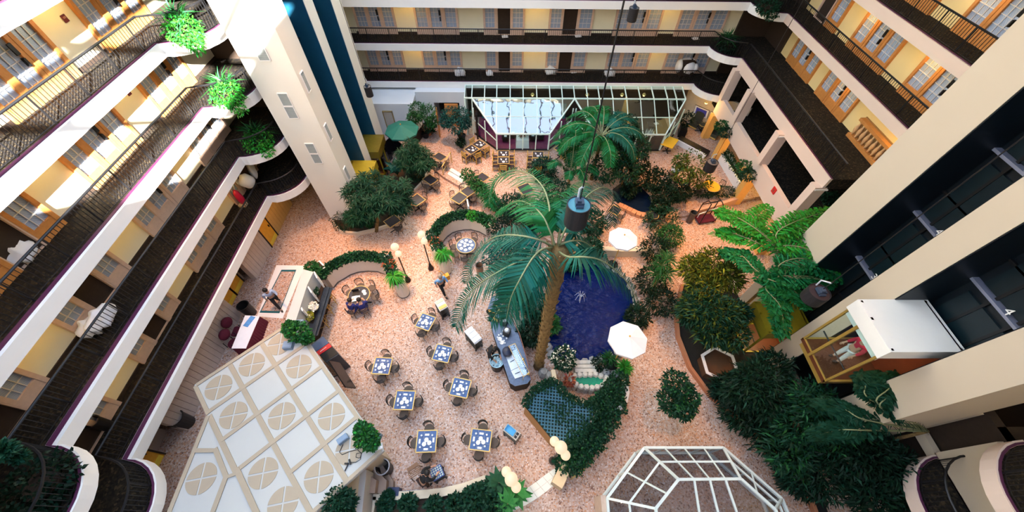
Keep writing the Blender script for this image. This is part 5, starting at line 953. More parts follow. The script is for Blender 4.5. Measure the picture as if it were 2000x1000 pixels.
for i in range(6): cr.box((0, -l_*.46+l_*.92*i/5, .85), (w_*.92, .025, .12))
part('crate', cr, crm, t, label='blue crate grid')
for i in range(5):
    for j in range(5): part('glass', MB().lathe((-w_*.37+w_*.74*i/4, -l_*.37+l_*.74*j/4, .81), [(.03, 0), (.035, .1), (0, .09)], 7), mat('glass_pale', (.42,.50,.36), .2), t)
t = thing('high_chair', 'brown slatted wooden high chair beside the crate trolley', 'chair', tuple(P(817, 926)), .55)
for k in range(5): part('slat', MB().box((0, -.12+.06*k, .7), (.5, .03, .03)), mat('brown_slat', (.20,.10,.05), .6), t)
for a in (-1, 1):
    for b in (-1, 1): part('leg', MB().tube([(a*.2, b*.12, .7), (a*.24, b*.16, 0)], .02, 5), MT['brown_slat'], t)
part('tray', MB().box((0, .2, .72), (.42, .12, .03)), MT['brown_slat'], t)
solo('storage_box', MB().box((0, 0, .25), (.42, .26, .5)).box((0, 0, .51), (.44, .28, .03)), mat('box_navy', (.012,.02,.07), .4), 'navy blue storage box against the front planter curb', 'box', tuple(P(774, 962)))
t = thing('luggage_trolley', 'dark framed luggage trolley with curved bars near the right columns', 'trolley', tuple(P(1375, 430)), .2); part('deck', MB().box((0, 0, .15), (1.1, .6, .06)), bur, t)
for s in (-1, 1): part('hoop', MB().tube([(s*.5, -.28, .15), (s*.5, -.28, 1.3), (s*.35, -.15, 1.6), (s*.35, .15, 1.6), (s*.5, .28, 1.3), (s*.5, .28, .15)], .03, 6), black, t)
for y in (-.28, .28): part('rail', MB().tube([(-.5, y, 1.2), (.5, y, 1.2)], .025, 6), black, t)
part('top_rail', MB().tube([(-.35, 0, 1.6), (.35, 0, 1.6)], .03, 6), black, t)
for a in (-1, 1):
    for b in (-1, 1): part('wheel', MB().ball((a*.45, b*.24, .06), .06, 8), black, t)
# ================================================================= back of the hall
wallw = mat('back_wall_pale', (.66,.70,.73), .8, var=.03, scale=1)
struct('wall_back', MB().bb(-13, -6.5, 23.3, 26.5, 0, 2.62), wallw)
struct('wall_back', MB().bb(-6.5, -5.3, 24.5, 26.5, 0, 2.79).bb(-3.5, -3.0, 24.5, 26.5, 0, 2.79).bb(-5.3, -3.5, 24.5, 26.5, 2.0, 2.79), wallw)
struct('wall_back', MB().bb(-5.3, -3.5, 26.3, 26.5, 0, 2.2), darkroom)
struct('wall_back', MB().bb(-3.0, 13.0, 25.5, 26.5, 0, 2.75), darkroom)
dr = MB().bb(-4.55, -3.6, 24.3, 24.38, TZ, 2.0); o = struct('door_90', dr, wood); part('handle', MB().box((-4.45, 24.27, 1.15), (.05, .06, .15)), gold, o)
dr = MB(); A = P(858, 268, TZ); dr.box((A.x+.0, A.y+.45, 1.1), (.06, 1.0, 1.8), .12); o = struct('door_91', dr, wood); part('handle', MB().box((A.x-.06, A.y+.1, 1.1), (.06, .06, .15)), gold, o)
dr = MB().bb(-8.62, -8.05, 23.24, 23.3, .2, 2.05); o = struct('door_92', dr, mat('door_grey', (.42,.40,.36), .7)); part('frame', MB().bb(-8.68, -8.62, 23.2, 23.3, .2, 2.1).bb(-8.05, -7.99, 23.2, 23.3, .2, 2.1).bb(-8.68, -7.99, 23.2, 23.3, 2.05, 2.12), mat('door_frame_brown', (.25,.18,.08), .6), o)
t = thing('wall_vent', 'small white slotted vent on the pale back wall', 'vent'); 
for i in range(3): q = PY(796, 223+i*3.2, 23.29); part('slat', MB().box((q.x, q.y, q.z), (.3, .03, .05)), white, t)
# ---- glass dining house
gf = mat('greenhouse_frame', (.70,.86,.80), .45, var=.04); gg = glassmat('greenhouse_glass', (.62,.84,.82), .20, .03, .25); gg2 = glassmat('greenhouse_glass_clear', (.78,.93,.92), .03, .02)
t = thing('glass_house', 'glazed dining pavilion with pale green frame and bay front under the back walkway', 'conservatory')
ZE, YE, YR, ZRG = 2.8, 23.78, 25.02, 3.02; ZF, YF, ZB = 1.67, 21.38, .42
def bar(a, b, w_=.045, nm='rafter'): part(nm, MB().tube([a, b], w_, 4), gf, t)
ex = [P(u, 192.5, ZE).x for u in (907, 921, 946, 970, 996.5, 1022, 1048.7, 1074.5, 1098.5, 1122.5, 1147.6, 1170.8, 1197, 1224, 1250.5, 1277, 1303.6, 1321, 1338.5)]
E_ = lambda x: Vector((x, YE, ZE)); R_ = lambda x: Vector((x, YR, ZRG))
bar(E_(ex[0]), E_(ex[-1]), .06, 'eave_beam'); bar(R_(ex[0]), R_(ex[-1]), .05, 'ridge_beam')
for x in ex: bar(E_(x), R_(x))
for a, b in zip(ex, ex[1:]): part('pane', MB().quad(E_(a), E_(b), R_(b), R_(a)), gg2, t)
def bay(xl, xr, fx0, fx1, inner, label):
    # sloping roof from eave to a narrower front, hips at both ends, glazed front below
    hl, hr = E_(xl), E_(xr); fl_, fr_ = Vector((fx0, YF, ZF)), Vector((fx1, YF, ZF))
    bar(hl, fl_, .06, 'hip'); bar(hr, fr_, .06, 'hip'); bar(fl_, fr_, .06, 'front_beam'); n = len(inner)
    part('sloped_glass', MB().quad(hl, fl_, fr_, hr), gg, t)
    ml, mr = hl.lerp(fl_, .52), hr.lerp(fr_, .52); bar(ml, mr, .035, 'purlin')
    for x in inner:                           # rafters in line with the eave
        def onl(y): return Vector((x, y, ZE+(ZF-ZE)*(YE-y)/(YE-YF)))
        y0 = YF
        if x < fx0: y0 = YE-(YE-YF)*(x-xl)/(fx0-xl)
        if x > fx1: y0 = YE-(YE-YF)*(xr-x)/(xr-fx1)
        bar(E_(x), onl(y0), .035)
    m_ = max(2, round((fx1-fx0)/.9))
    for i in range(m_+1):
        x = fx0+(fx1-fx0)*i/m_; bar(Vector((x, YF, ZB)), Vector((x, YF, ZF)), .045 if 0 < i < m_ else .07, 'post')
        if i < m_: x2 = fx0+(fx1-fx0)*(i+1)/m_; part('pane', MB().quad((x, YF, ZB), (x2, YF, ZB), (x2, YF, ZF), (x, YF, ZF)), gg2, t)
    part('sill', MB().box(((fx0+fx1)/2, YF, ZB-.03), (fx1-fx0+.1, .12, .06)), black, t); part('plinth', MB().box(((fx0+fx1)/2, YF+.05, (ZB-.06+TZ)/2), (fx1-fx0, .1, ZB-.06-TZ)), stone2, t)
    for a, b, sx in ((fl_, hl, -1), (fr_, hr, 1)):
        A = Vector((a.x, a.y, ZB)); q = Vector((b.x+(-.1 if sx < 0 else .1)*-1, 23.2, ZB)); ql = Vector((q.x, 23.2, ZF+.75))
        for f in (0, .5, 1): c0 = A.lerp(q, f); c1 = a.lerp(ql, f); bar(c0, c1, .05, 'post')
        bar(A.lerp(a, .55), q.lerp(ql, .55), .035, 'transom')
        part('pane', MB().add([A, q, ql, a], [(0, 1, 2, 3)]), gg2, t); part('sill', MB().tube([A-Vector((0, 0, .05)), q-Vector((0, 0, .05))], .06, 4), black, t); part('plinth', MB().band([(A.x, A.y), (q.x, q.y)], .1, TZ, ZB-.08), stone2, t)
bay(ex[1], ex[9], -.79, 2.77, ex[2:9], '')
bay(ex[9], ex[-1], 5.9, 10.57, ex[10:-1], '')
part('pane', MB().quad((ex[0], YE, ZE), (ex[0]+.55, YE, ZE), (ex[0]+.45, 23.3, TZ+.1), (ex[0]+.05, 23.3, TZ+.1)), gg2, t)
bar(Vector((ex[0], YE, ZE)), Vector((ex[0]+.05, 23.3, TZ)), .05, 'post'); bar(Vector((ex[0]+.5, YE, ZE)), Vector((ex[0]+.45, 23.3, TZ)), .05, 'post'); part('dark_post', MB().box((-2.2, 23.0, 1.2), (.12, .5, 2.0)), black, t); part('dark_post', MB().box((4.5, 23.0, 1.2), (.12, .5, 2.0)), black, t)
struct('floor', MB().prism([(-.79, 21.5), (2.77, 21.5), (4.4, 23.3), (4.4, 25.5), (-2.2, 25.5), (-2.2, 23.3)], TZ, TZ+.03), mat('burgundy_carpet', (.16,.012,.07), .95, var=.3, scale=8))
struct('floor', MB().prism([(5.9, 21.5), (10.5, 21.5), (12, 23.4), (12, 25.5), (4.6, 25.5), (4.6, 23.3)], TZ, TZ+.03), mat('brown_carpet', (.06,.035,.025), .95, var=.3, scale=8))
struct('wall_dining', MB().box((8.3, 23.6, 1.2), (.14, 3.0, 2.0), -.12), mat('ochre_wall', (.60,.36,.08), .8))
struct('wall_dining', MB().bb(-2.0, 4.3, 25.3, 25.45, TZ, 1.4), mat('teal_wall', (.05,.20,.22), .7, var=.2))
t = thing('dining_table', 'white clothed table with plant inside the bay window', 'table', (1.0, 22.1, TZ)); part('tabletop', MB().box((0, 0, .72), (.85, .85, .05)), linen, t); part('cloth', MB().lathe((0, 0, 0), [(.66, .1), (.6, .7)], 4, PI/4), linen, t)
t = thing('table_plant', 'reddish green plant on the white clothed table inside the bay', 'plant', (1.0, 22.1, TZ+.75)); part('pot', MB().lathe((0, 0, 0), [(.1, 0), (.14, .16), (0, .15)], 10), terracotta, t); foliage('foliage', t, [((0, 0, .42), (.3, .3, .28), 160)], .16, .06, g_red); foliage('green_leaves', t, [((0, 0, .42), (.32, .32, .3), 120)], .16, .06, g_mid)
for i, (x, y) in enumerate(((-.2, 22.5), (.35, 22.9), (1.75, 22.6), (2.3, 22.7))):
    c = Vector((x, y, TZ+.03)); tt = thing('armchair', 'dark armchair inside the bay window, '+['leftmost of four', 'left of the plant table', 'right of the plant table', 'rightmost of four'][i], 'chair', tuple(c)); part('seat', MB().box((0, 0, .3), (.42, .42, .3)), binb, tt); part('back', MB().box((0, .2, .55), (.42, .08, .5)), binb, tt); part('arm', MB().box((-.23, 0, .45), (.06, .4, .2)), binb, tt); part('arm', MB().box((.23, 0, .45), (.06, .4, .2)), binb, tt); part('napkin', MB().box((0, 0, .47), (.2, .18, .03)), linen, tt)
for i, (x, y) in enumerate(((9.9, 22.4), (6.8, 22.3))):
    tt = thing('wine_display', ['stand of silver and white bottles inside the right glass bay', 'table of pale glasses inside the right glass bay behind palm fronds'][i], 'display', (x, y, TZ+.03)); part('stand', MB().box((0, 0, .35), (.9, .7, .7)), darkroom, tt)
    for k in range(20): part('bottle', MB().lathe((random.uniform(-.38, .38), random.uniform(-.3, .3), .7), [(.05, 0), (.05, .2), (.02, .27), (0, .34)], 6), china if k % 2 else steel, tt)
for i, (x, y, lb) in enumerate(((10.6, 23.6, 'dark desk with white papers at the right end of the glass house'), (8.0, 22.1, 'low blue white table behind the right bay windows'))):
    tt = thing('dining_table', lb, 'table', (x, y, TZ+.03)); part('tabletop', MB().box((0, 0, .72), (1.0, .6, .05)), darktop if i == 0 else linen, tt); part('base', MB().box((0, 0, .35), (.2, .3, .7)), black, tt); part('paper', MB().box((.1, .05, .755), (.35, .25, .01), .4), china, tt)
glow = mat('warm_lamp', (1.0,.62,.22), .4, var=0, emit=7)
def pendant(lb, x, y, z, e=12):
    tt = thing('pendant_lamp', lb, 'lamp', (x, y, z)); part('shade', MB().lathe((0, 0, 0), [(.14, 0), (.06, .12), (0, .13)], 10), gold, tt); part('bulb', MB().ball((0, 0, -.02), .09, 8), glow, tt); part('cord', MB().tube([(0, 0, .12), (0, 0, .5)], .01, 4), black, tt)
    ld = bpy.data.lights.new('pendant', 'POINT'); ld.energy = e; ld.color = (1, .62, .3); ld.shadow_soft_size = .1; link('bulb_light', ld, tt, (0, 0, -.25))
for u, lb in ((1040, 'warm pendant lamp inside the left half of the glass house'), (1147, 'warm pendant lamp in the middle of the glass house'), (1215, 'warm pendant lamp left of the ochre wall in the glass house'), (1258, 'warm pendant lamp by the ochre wall in the glass house')): q = PY(u, 185, 24.6); pendant(lb, q.x, q.y, q.z, 10)
# ---- lounge corner at the right
lw = [(13.1, 26.1), (16.4, 22.8)]; nrm = Vector((-1, -1, 0)).normalized(); struct('wall_right', MB().band(lw, .15, TZ, 2.75), mat('lounge_wall', (.50,.42,.32), .8))
pa = mat('picture_mat', (.66,.66,.70), .6); pf = mat('picture_frame', (.16,.10,.06), .5); pi_ = mat('picture_blue', (.05,.05,.36), .6, var=.9, scale=9)
for i, (px, lb) in enumerate(((((1359,204),(1387,216),(1381.5,232),(1354,220)), 'framed blue and violet picture left one on the lounge wall'), (((1389,217),(1412,227),(1407,244),(1383,234)), 'framed dark violet picture right one on the lounge wall'))):
    p0 = Vector((13.1, 26.1, 0))+nrm*.1; q = [plane_hit(u, v, p0, nrm) for u, v in px]; m_ = sum(q, Vector())/4; tt = thing('picture', lb, 'picture'); S = lambda k: [m_+(p-m_)*k for p in q]
    part('frame', MB().slab(*[p for p in S(1)], -.05), pf, tt); part('mat_board', MB().slab(*[p+nrm*.03 for p in S(.93)], -.05), pa, tt); part('print', MB().slab(*[p+nrm*.05 for p in S(.7)], -.05), pi_, tt)
wick = mat('wicker_dark', (.035,.038,.030), .8, var=.4, scale=20)
for i, (u, v) in enumerate(((1354, 248), (1391, 268))):
    p = P(u, v, TZ); tt = thing('armchair', 'dark wicker armchair under the '+('left' if i == 0 else 'right')+' lounge picture', 'chair', tuple(p), PI*.75-PI/2+.1); part('seat', MB().box((0, 0, .3), (.62, .6, .25)), wick, tt); part('back', MB().box((0, -.3, .65), (.62, .1, .75)).lathe((0, -.3, 1.0), [(.31, 0), (.2, .1), (0, .12)], 10, 0, (1, .2)), wick, tt)
    part('arm', MB().box((-.33, 0, .5), (.1, .6, .12)), wick, tt); part('arm', MB().box((.33, 0, .5), (.1, .6, .12)), wick, tt); part('front_rail', MB().box((0, .31, .14), (.66, .05, .08)), gold, tt); tt.rotation_euler = (0, 0, PI*.75)
round_table(1374, 243, .3, TZ, 'small round wicker side table between the two armchairs', wick, .55)
p = P(1330, 262, TZ); tt = thing('planter_plant', 'tall dark plant in black box beside the glass house end', 'plant', tuple(p)); part('box', MB().box((0, 0, .3), (.5, .9, .6), -.3), black, tt); foliage('foliage', tt, [((0, 0, 1.2), (.4, .4, .55), 300)], .18, .08, g_black)
A, B = P(1322, 278, TZ), P(1378, 308, TZ); d = B-A; c = (A+B)/2; rz = math.atan2(d.y, d.x); t = thing('planter_trough', 'long black planter trough with white side behind the yellow square table', 'planter', tuple(c), rz); part('trough', MB().box((0, .1, .2), (d.length, .5, .4)), black, t); part('white_side', MB().box((0, -.2, .18), (d.length, .1, .36)), white, t, label='white side')
def ytable(lb, px, rnd=False):
    if rnd: return
    q = [P(u, v, TZ+.78) for u, v in px]; c = sum(q, Vector())/4; tt = thing('cafe_table', lb, 'table'); part('tabletop', MB().prism([(p.x, p.y) for p in q], TZ+.74, TZ+.78), yellowtop, tt); part('post', MB().tube([(c.x, c.y, TZ+.75), (c.x, c.y, TZ)], .04, 8), black, tt); part('foot', MB().box((c.x, c.y, TZ+.03), (.6, .06, .05)).box((c.x, c.y, TZ+.03), (.06, .6, .05)), black, tt); return c
ytable('bright yellow square table at the right end of the glass house', ((1290,281),(1308,266),(1326,273),(1313,290)))
c = ytable('bright yellow square table in front of the right glass bay', ((1228,306),(1236,296),(1251,303),(1243,313))); chair((c.x+.3, c.y+.5, TZ), PI, 'dark bistro chair behind the yellow square table at the glass bay', 'chair at the yellow square table')
c3 = round_table(1390, 363, .52, TZ, 'bright yellow round table behind the clipped hedge', yellowtop)
for a in (20, 200, 110): a = math.radians(a); chair((c3.x+.75*math.cos(a), c3.y+.75*math.sin(a), TZ), a+PI/2, 'bistro chair at the %s of the yellow round table' % clock(a), 'chairs at the yellow round table')
A, B = P(1400, 308, TZ), P(1437, 370, TZ); d = B-A; c = (A+B)/2; rz = math.atan2(d.y, d.x); t = thing('planter_trough', 'narrow white planter filled with green plants along the right columns', 'planter'); part('trough', MB().box((c.x, c.y, TZ+.3), (d.length, .12, .6), rz).box((c.x+.45, c.y+.2, TZ+.3), (d.length, .12, .6), rz), white, t); part('soil', MB().box((c.x+.22, c.y+.1, TZ+.25), (d.length, .35, .45), rz), soil, t); foliage('foliage', t, [(tuple(A.lerp(B, f)+Vector((.22, .1, .65))), (.3, .3, .22), 150) for f in (.05, .2, .35, .5, .65, .8, .95)], .14, .07, g_dark)
cm = mat('ochre_stone', (.62,.40,.16), .8, var=.1); struct('wall_ramp', MB().band([(P(u, v).x, P(u, v).y) for u, v in ((1345, 424), (1390, 412), (1432, 398))], .2, 0, .55), mat('salmon_wall', (.62,.36,.24), .8)); q = P(1395, 415); t = thing('handrail', 'short pale handrail on the salmon wall by the lamplit column', 'railing'); part('rail', MB().tube([P(1366, 418, .8), P(1405, 405, .8)], .03, 6), white, t); part('post', MB().tube([P(1366, 418, .8), (P(1366, 418, .8).x, P(1366, 418, .8).y, .5)], .025, 6), white, t); part('post', MB().tube([P(1405, 405, .8), (P(1405, 405, .8).x, P(1405, 405, .8).y, .5)], .025, 6), white, t)
# planters hung on the columns
for i, (u, v, y, lb) in enumerate(((1411, 238, 20.75, 'left pot plant on the far right column'), (1430, 248, 20.75, 'right pot plant on the far right column'), (1463, 316, 16.75, 'left pot plant on the middle right column'), (1478, 331, 16.75, 'right pot plant on the middle right column'))):
    c = Vector((14.0 if i % 2 == 0 else 14.05, y+(.55 if i % 2 == 0 else -.1), 2.3)); tt = thing('wall_planter', lb, 'plant', tuple(c)); part('pot', MB().lathe((0, 0, -.25), [(.12, 0), (.26, .25), (0, .24)], 10), mat('column_pot', (.60,.38,.14), .7), tt); foliage('foliage', tt, [((0, 0, .15), (.42, .42, .3), 380)], .15, .08, g_mid if i % 2 == 0 else g_dark)
q = plane_hit(1512, 372, Vector((14.29, 0, 0)), Vector((1, 0, 0))); t = thing('alarm_box', 'red square alarm sign on the pink parapet of the right wing', 'sign', (14.28, q.y, q.z)); part('plate', MB().box((0, 0, 0), (.05, .3, .34)), mat('alarm_red', (.55,.02,.02), .5), t); part('emblem', MB().box((-.03, 0, 0), (.01, .12, .16)), mat('alarm_dark', (.25,.05,.04), .5), t)
# ---- left ground floor: siding, golden doors
sid = mat('siding', (.50,.42,.38), .7, var=.15, scale=3); sid2 = mat('siding_lit', (.55,.36,.14), .7, var=.12, scale=3)  # second siding is a copy with warm light put into its colour
def boards(x, y0, y1, m_, z1=2.78, w_=.24, extra=None):
    o = struct('wall_left', MB().bb(x-.25, x-.03, y0, y1, 0, z1), m_); n = max(1, round((y1-y0)/w_)); me = MB().box((0, 0, z1/2), (.05, (y1-y0)/n*.93, z1)).mesh('board', m_)
    for i in range(n): link('board', me, o, (x-.005*(i % 3), y0+(y1-y0)*(i+.5)/n, 0))
boards(-13.5, 14.0, 16.5, sid2); boards(-13.5, 10.9, 13.05, sid); boards(-13.45, 3.4, 8.85, sid); boards(-14.2, 8.9, 9.5, sid)
gd = mat('gold_door', (.70,.36,.03), .5, var=.15)
dn = 100
for x, y0, y1, lb in ((-13.5, 13.1, 13.95, ''), (-14.15, 9.95, 10.75, ''), (-14.15, 9.1, 9.9, ''), (-13.9, 1.6, 2.5, ''), (-13.9, .6, 1.5, '')):
    dn += 1; o = struct('door_%d' % dn, MB().bb(x-.05, x+.02, y0, y1, 0, 2.15), gd); part('frame', MB().bb(x-.05, x+.06, y0-.06, y0, 0, 2.2).bb(x-.05, x+.06, y1, y1+.06, 0, 2.2).bb(x-.05, x+.06, y0, y1, 2.15, 2.2), darkroom, o); part('handle', MB().box((x+.05, y1-.12, 1.0), (.06, .05, .14)), black, o); part('kick_strip', MB().bb(x+.02, x+.04, y0+.05, y1-.05, .05, .3), mat('door_strip', (.75,.55,.06), .5), o)
struct('wall_left', MB().bb(-14.5, -14.25, 2.6, 3.4, 0, 2.8).bb(-14.5, -14.2, 8.85, 11, 0, 2.8).bb(-14.5, -14.0, -2, 2.6, 0, 2.8), sid)
# ================================================================= lift cabs
def cab(lb, X0, X1, y0, y1, z, h, lit, topm, frame=gold, glassy=True):
    s = 1 if X1 > X0 else -1; t = thing('lift_cab', lb, 'lift', ((X0+X1)/2, (y0+y1)/2, z)); cx, cy = (X0+X1)/2, (y0+y1)/2; w_, l_ = abs(X1-X0), y1-y0
    part('floor_panel', MB().box((0, 0, .08), (w_, l_, .16)), mat('cab_floor', (.10,.03,.012), .5), t); part('roof', MB().box((0, 0, h-.25), (w_+.1, l_+.08, .5)), topm, t); part('skirt', MB().box((0, 0, -.15), (w_*.9, l_*.9, .3)), frame, t)
    for a in (-1, 1):
        for b in (-1, 1): part('post', MB().box((a*w_*.48, b*l_*.48, h/2), (.07, .07, h)), frame, t)
    part('post', MB().box((s*w_*.49, l_*.12, h/2), (.07, .09, h)), frame, t)
    for zz in (.12,): part('rail', MB().box((s*w_*.48, 0, zz), (.07, l_, .1)), frame, t); part('rail', MB().box((0, -l_*.48, zz), (w_, .07, .1)), frame, t); part('rail', MB().box((0, l_*.48, zz), (w_, .07, .1)), frame, t)
    part('handrail', MB().tube([(s*w_*.44, -l_*.42, 1.0), (s*w_*.44, l_*.42, 1.0)], .025, 6), black, t)
    part('valance', MB().box((s*w_*.46, 0, h-.62), (.06, l_, .26)), topm, t)
    part('back_panel', MB().box((-s*w_*.47, 0, h/2), (.05, l_, h)), mat('cab_wood', (.14,.03,.010), .5, var=.2), t)
    g = MB().quad((s*w_*.49, -l_*.48, .2), (s*w_*.49, l_*.48, .2), (s*w_*.49, l_*.48, h-.5), (s*w_*.49, -l_*.48, h-.5)); part('glass', g, gg2, t)
    if lit:
        ld = bpy.data.lights.new('cab_light', 'AREA'); ld.energy = lit; ld.color = (1, .72, .36); ld.shape = 'RECTANGLE'; ld.size = .5; ld.size_y = .6; lo = link('ceiling_light', ld, t, (0, 0, h-.56)); part('ceiling_panel', MB().box((0, 0, h-.515), (.5, .6, .02)), glow, t)
    return t
cabw = mat('cab_white', (.86,.85,.82), .6, var=.02)
cab('glass lift cab with white roof and gold frame on the right tower', 13.1, 11.0, 4.08, 5.72, 4.0, 2.95, 12, cabw, mat('cab_frame', (.34,.22,.05), .4, metal=.2))
goldcab = mat('cab_gold', (.30,.24,.015), .45, metal=.1, var=.2)
cab('gold roofed lift cab parked at the foot of the right tower', 13.1, 11.2, 6.75, 8.25, 0, 2.3, 45, goldcab, goldcab)
cab('gold lift cab at the foot of the left tower, nearer the green parasol', -9.4, -8.15, 19.05, 20.75, .0, 2.0, 0, mat('cab_gold_dark', (.13,.10,.008), .4, var=.3), goldcab); cab('gold lift cab at the foot of the left tower, nearer the louvred front', -9.4, -8.0, 16.5, 17.95, .0, 2.2, 0, goldcab, goldcab)
t = thing('glass_guard', 'dark glass guard panels between left lift cabs and tower trees', 'screen'); dg = mat('guard_dark', (.012,.012,.018), .15)
for a, b in (((748,330),(775,300)), ((775,300),(795,318)), ((760,345),(748,330))): A, B = P(*a), P(*b); part('panel', MB().band([(A.x, A.y), (B.x, B.y)], .05, 0, 1.5), dg, t)
# ================================================================= hanging speakers
def hung(lb, u, v, z, rpx, hpx, face, big=False):
    c = P(u, v, z); k = pxm(u, v, z); r = rpx/k; h = hpx; t = thing('hanging_speaker', lb, 'speaker', tuple(c)); part('body', MB().lathe((0, 0, -h/2), [(r*.96, 0), (r, .03), (r, h), (r*.93, h), (r*.93, h-.05), (0, h-.05)], 28), mat('speaker_black', (.014,.014,.018), .5, var=.15), t, smooth=False)
    part('top', MB().lathe((0, 0, h/2-.045), [(0, 0), (r*.92, 0), (r*.92, .02), (0, .02)], 28), mat(face[0], face[1], .4, var=.25), t); part('bracket', MB().box((0, 0, h/2+.06), (r*.7, r*.7, .1)).box((-.02, -.03, h/2+.13), (r*.35, r*.4, .08)).box((0, -r*.42, h/2+.02), (r*.6, r*.2, .06)), mat('bracket_slate', (.03,.05,.09), .4), t)
    part('hook', MB().tube([(0, r*.75, h/2), (0, r*.8, h/2+.25), (0, 0, h/2+.5)], .025, 6), steel, t); part('cable', MB().tube([(0, 0, h/2+.1), (0, 0, ZTOP-z)], .012 if not big else .014, 5), black, t); return t
hung('large black cylinder speaker with teal top hanging over the palm crown', 1127, 418, 11.0, 23, .62, ('speaker_top_teal', (.06,.22,.27)), True)
hung('small black cylinder speaker hanging beside the left lift tower', 720, 178, 6.0, 7, .55, ('speaker_top_grey', (.10,.10,.11)))
hung('small black cylinder speaker hanging before the back walkways', 1236, 28, 9.0, 9.5, .62, ('speaker_top_grey', (.1,.1,.1)))
hung('black cylinder speaker hanging over the yellow round table', 1388, 324, 4.0, 11, .55, ('speaker_top_grey', (.1,.1,.1)))
hung('black cylinder speaker hanging in front of the right lift shaft', 1592, 577, 7.0, 20, .45, ('speaker_top_dark', (.03,.02,.025)), True)
# ================================================================= glass canopy at the bottom
t = thing('glass_canopy', 'faceted glass entrance canopy with pale metal frame at the lower right', 'canopy'); cf = mat('canopy_frame', (.62,.70,.70), .4, var=.05); cg = glassmat('canopy_glass', (.58,.62,.68), .05, .02); cg2 = glassmat('canopy_glass_top', (.66,.68,.80), .10, .02, .15)
O = [Vector((3.42,-1.6,1.35)), Vector((3.53,.87,1.35)), Vector((5.2,2.48,1.35)), Vector((8.21,2.47,1.35)), Vector((9.75,.82,1.35)), Vector((9.9,-1.6,1.35))]
I = [Vector((4.62,-1.6,2.7)), Vector((4.74,.51,2.7)), Vector((5.69,1.31,2.7)), Vector((7.78,1.32,2.7)), Vector((8.58,.46,2.7)), Vector((8.7,-1.6,2.7))]
def cbar(a, b, r=.05, nm='bar'): part(nm, MB().tube([a, b], r, 4), cf, t)
for i in range(5):
    n = 4 if i == 2 else 2
    if i in (0, 4): n = 2
    for k in range(n):
        a0, a1 = O[i].lerp(O[i+1], k/n), O[i].lerp(O[i+1], (k+1)/n); b0, b1 = I[i].lerp(I[i+1], k/n), I[i].lerp(I[i+1], (k+1)/n); part('pane', MB().quad(a0, a1, b1, b0), cg, t)
        if k: cbar(a0, b0, .035, 'rafter')
        g0, g1 = Vector((a0.x, a0.y, 0)), Vector((a1.x, a1.y, 0)); part('side_pane', MB().quad(g0, g1, a1, a0), cg, t); cbar(g0, a0, .04, 'post')
    cbar(O[i], O[i+1], .065, 'eave'); cbar(I[i], I[i+1], .06, 'ring'); cbar(O[i].lerp(I[i], .48), O[i+1].lerp(I[i+1], .48), .045, 'purlin'); cbar(O[i], I[i], .055, 'hip'); cbar(Vector((O[i].x, O[i].y, .12)), Vector((O[i+1].x, O[i+1].y, .12)), .07, 'sill')
for k in range(4):
    a0, a1 = I[2].lerp(I[3], k/4), I[2].lerp(I[3], (k+1)/4); b0, b1 = I[0].lerp(I[5], .12+.76*k/4), I[0].lerp(I[5], .12+.76*(k+1)/4); part('pane', MB().quad(a0, a1, b1, b0), cg2, t)
    if k: cbar(a0, b0, .045, 'rafter')
part('pane', MB().quad(I[1], I[2], I[0].lerp(I[5], .12), I[0]), cg2, t); part('pane', MB().quad(I[3], I[4], I[5], I[0].lerp(I[5], .88)), cg2, t)
part('end_block', MB().band([(O[1].x-.12, O[1].y+.1), (O[0].x-.12, O[0].y)], .18, 0, 1.3), mat('end_beige', (.50,.40,.34), .8), t)
# ================================================================= walkway things
def lump(name, lb, cat, c, r, sc, mt=linen, group=None):
    me = MB().ball((0, 0, 0), 1.0, 18); v = []
    for x, y, z in me.v: k = 1+.16*math.sin(5*x+3*z)+.14*math.cos(7*y+2*x)+.10*math.sin(13*z+9*y); v.append((x*r*sc[0]*k, y*r*sc[1]*k, z*r*sc[2]*k))
    me.v = v; return solo(name, me, mt, lb, cat, tuple(c), 0, group, True)
for u, v, k, lb in ((899, 141, 2, 'white laundry bag on the second storey back walkway, nearest the left lift tower'), (957, 143, 2, 'small white laundry heap on the back walkway before a single window'), (1076, 138, 2, 'pointed white laundry bag on the back walkway between two dark doorways'), (1192, 142, 2, 'white laundry bag on the back walkway above the broad palm')): lump('laundry_bag', lb, 'bag', P(u, v, 3.45), .38 if u != 957 else .25, (1, .8, .75))
lump('laundry_bag', 'large white tied laundry bag in a dark doorway on the fourth storey left walkway', 'bag', P(28, 494, 8.5), .36, (1, 1, .9)); lump('laundry_bag', 'big white laundry bag draped over the left railing on the third storey', 'bag', P(195, 622, 6.2), .36, (.8, 1.2, .7)); lump('laundry_bag', 'smaller white laundry bag below the draped one on the third storey', 'bag', P(175, 640, 6.0), .33, (.9, .9, .8))
for u, v, z, lb in ((986, 72, 5.70, 'folded white newspaper on the carpet before the left dark doorway'), (1129, 71, 5.70, 'folded white newspaper on the carpet before the right dark doorway'), (1358, 76, 5.70, 'folded newspaper on the carpet at the right end of the back walkway'), (1120, 141, 3.2, 'small cream paper on the second storey back walkway')): solo('newspaper', MB().box((0, 0, .02), (.4, .28, .04), .2).box((.05, .03, .05), (.3, .2, .02), -.2), china, lb, 'newspaper', tuple(P(u, v, z)))
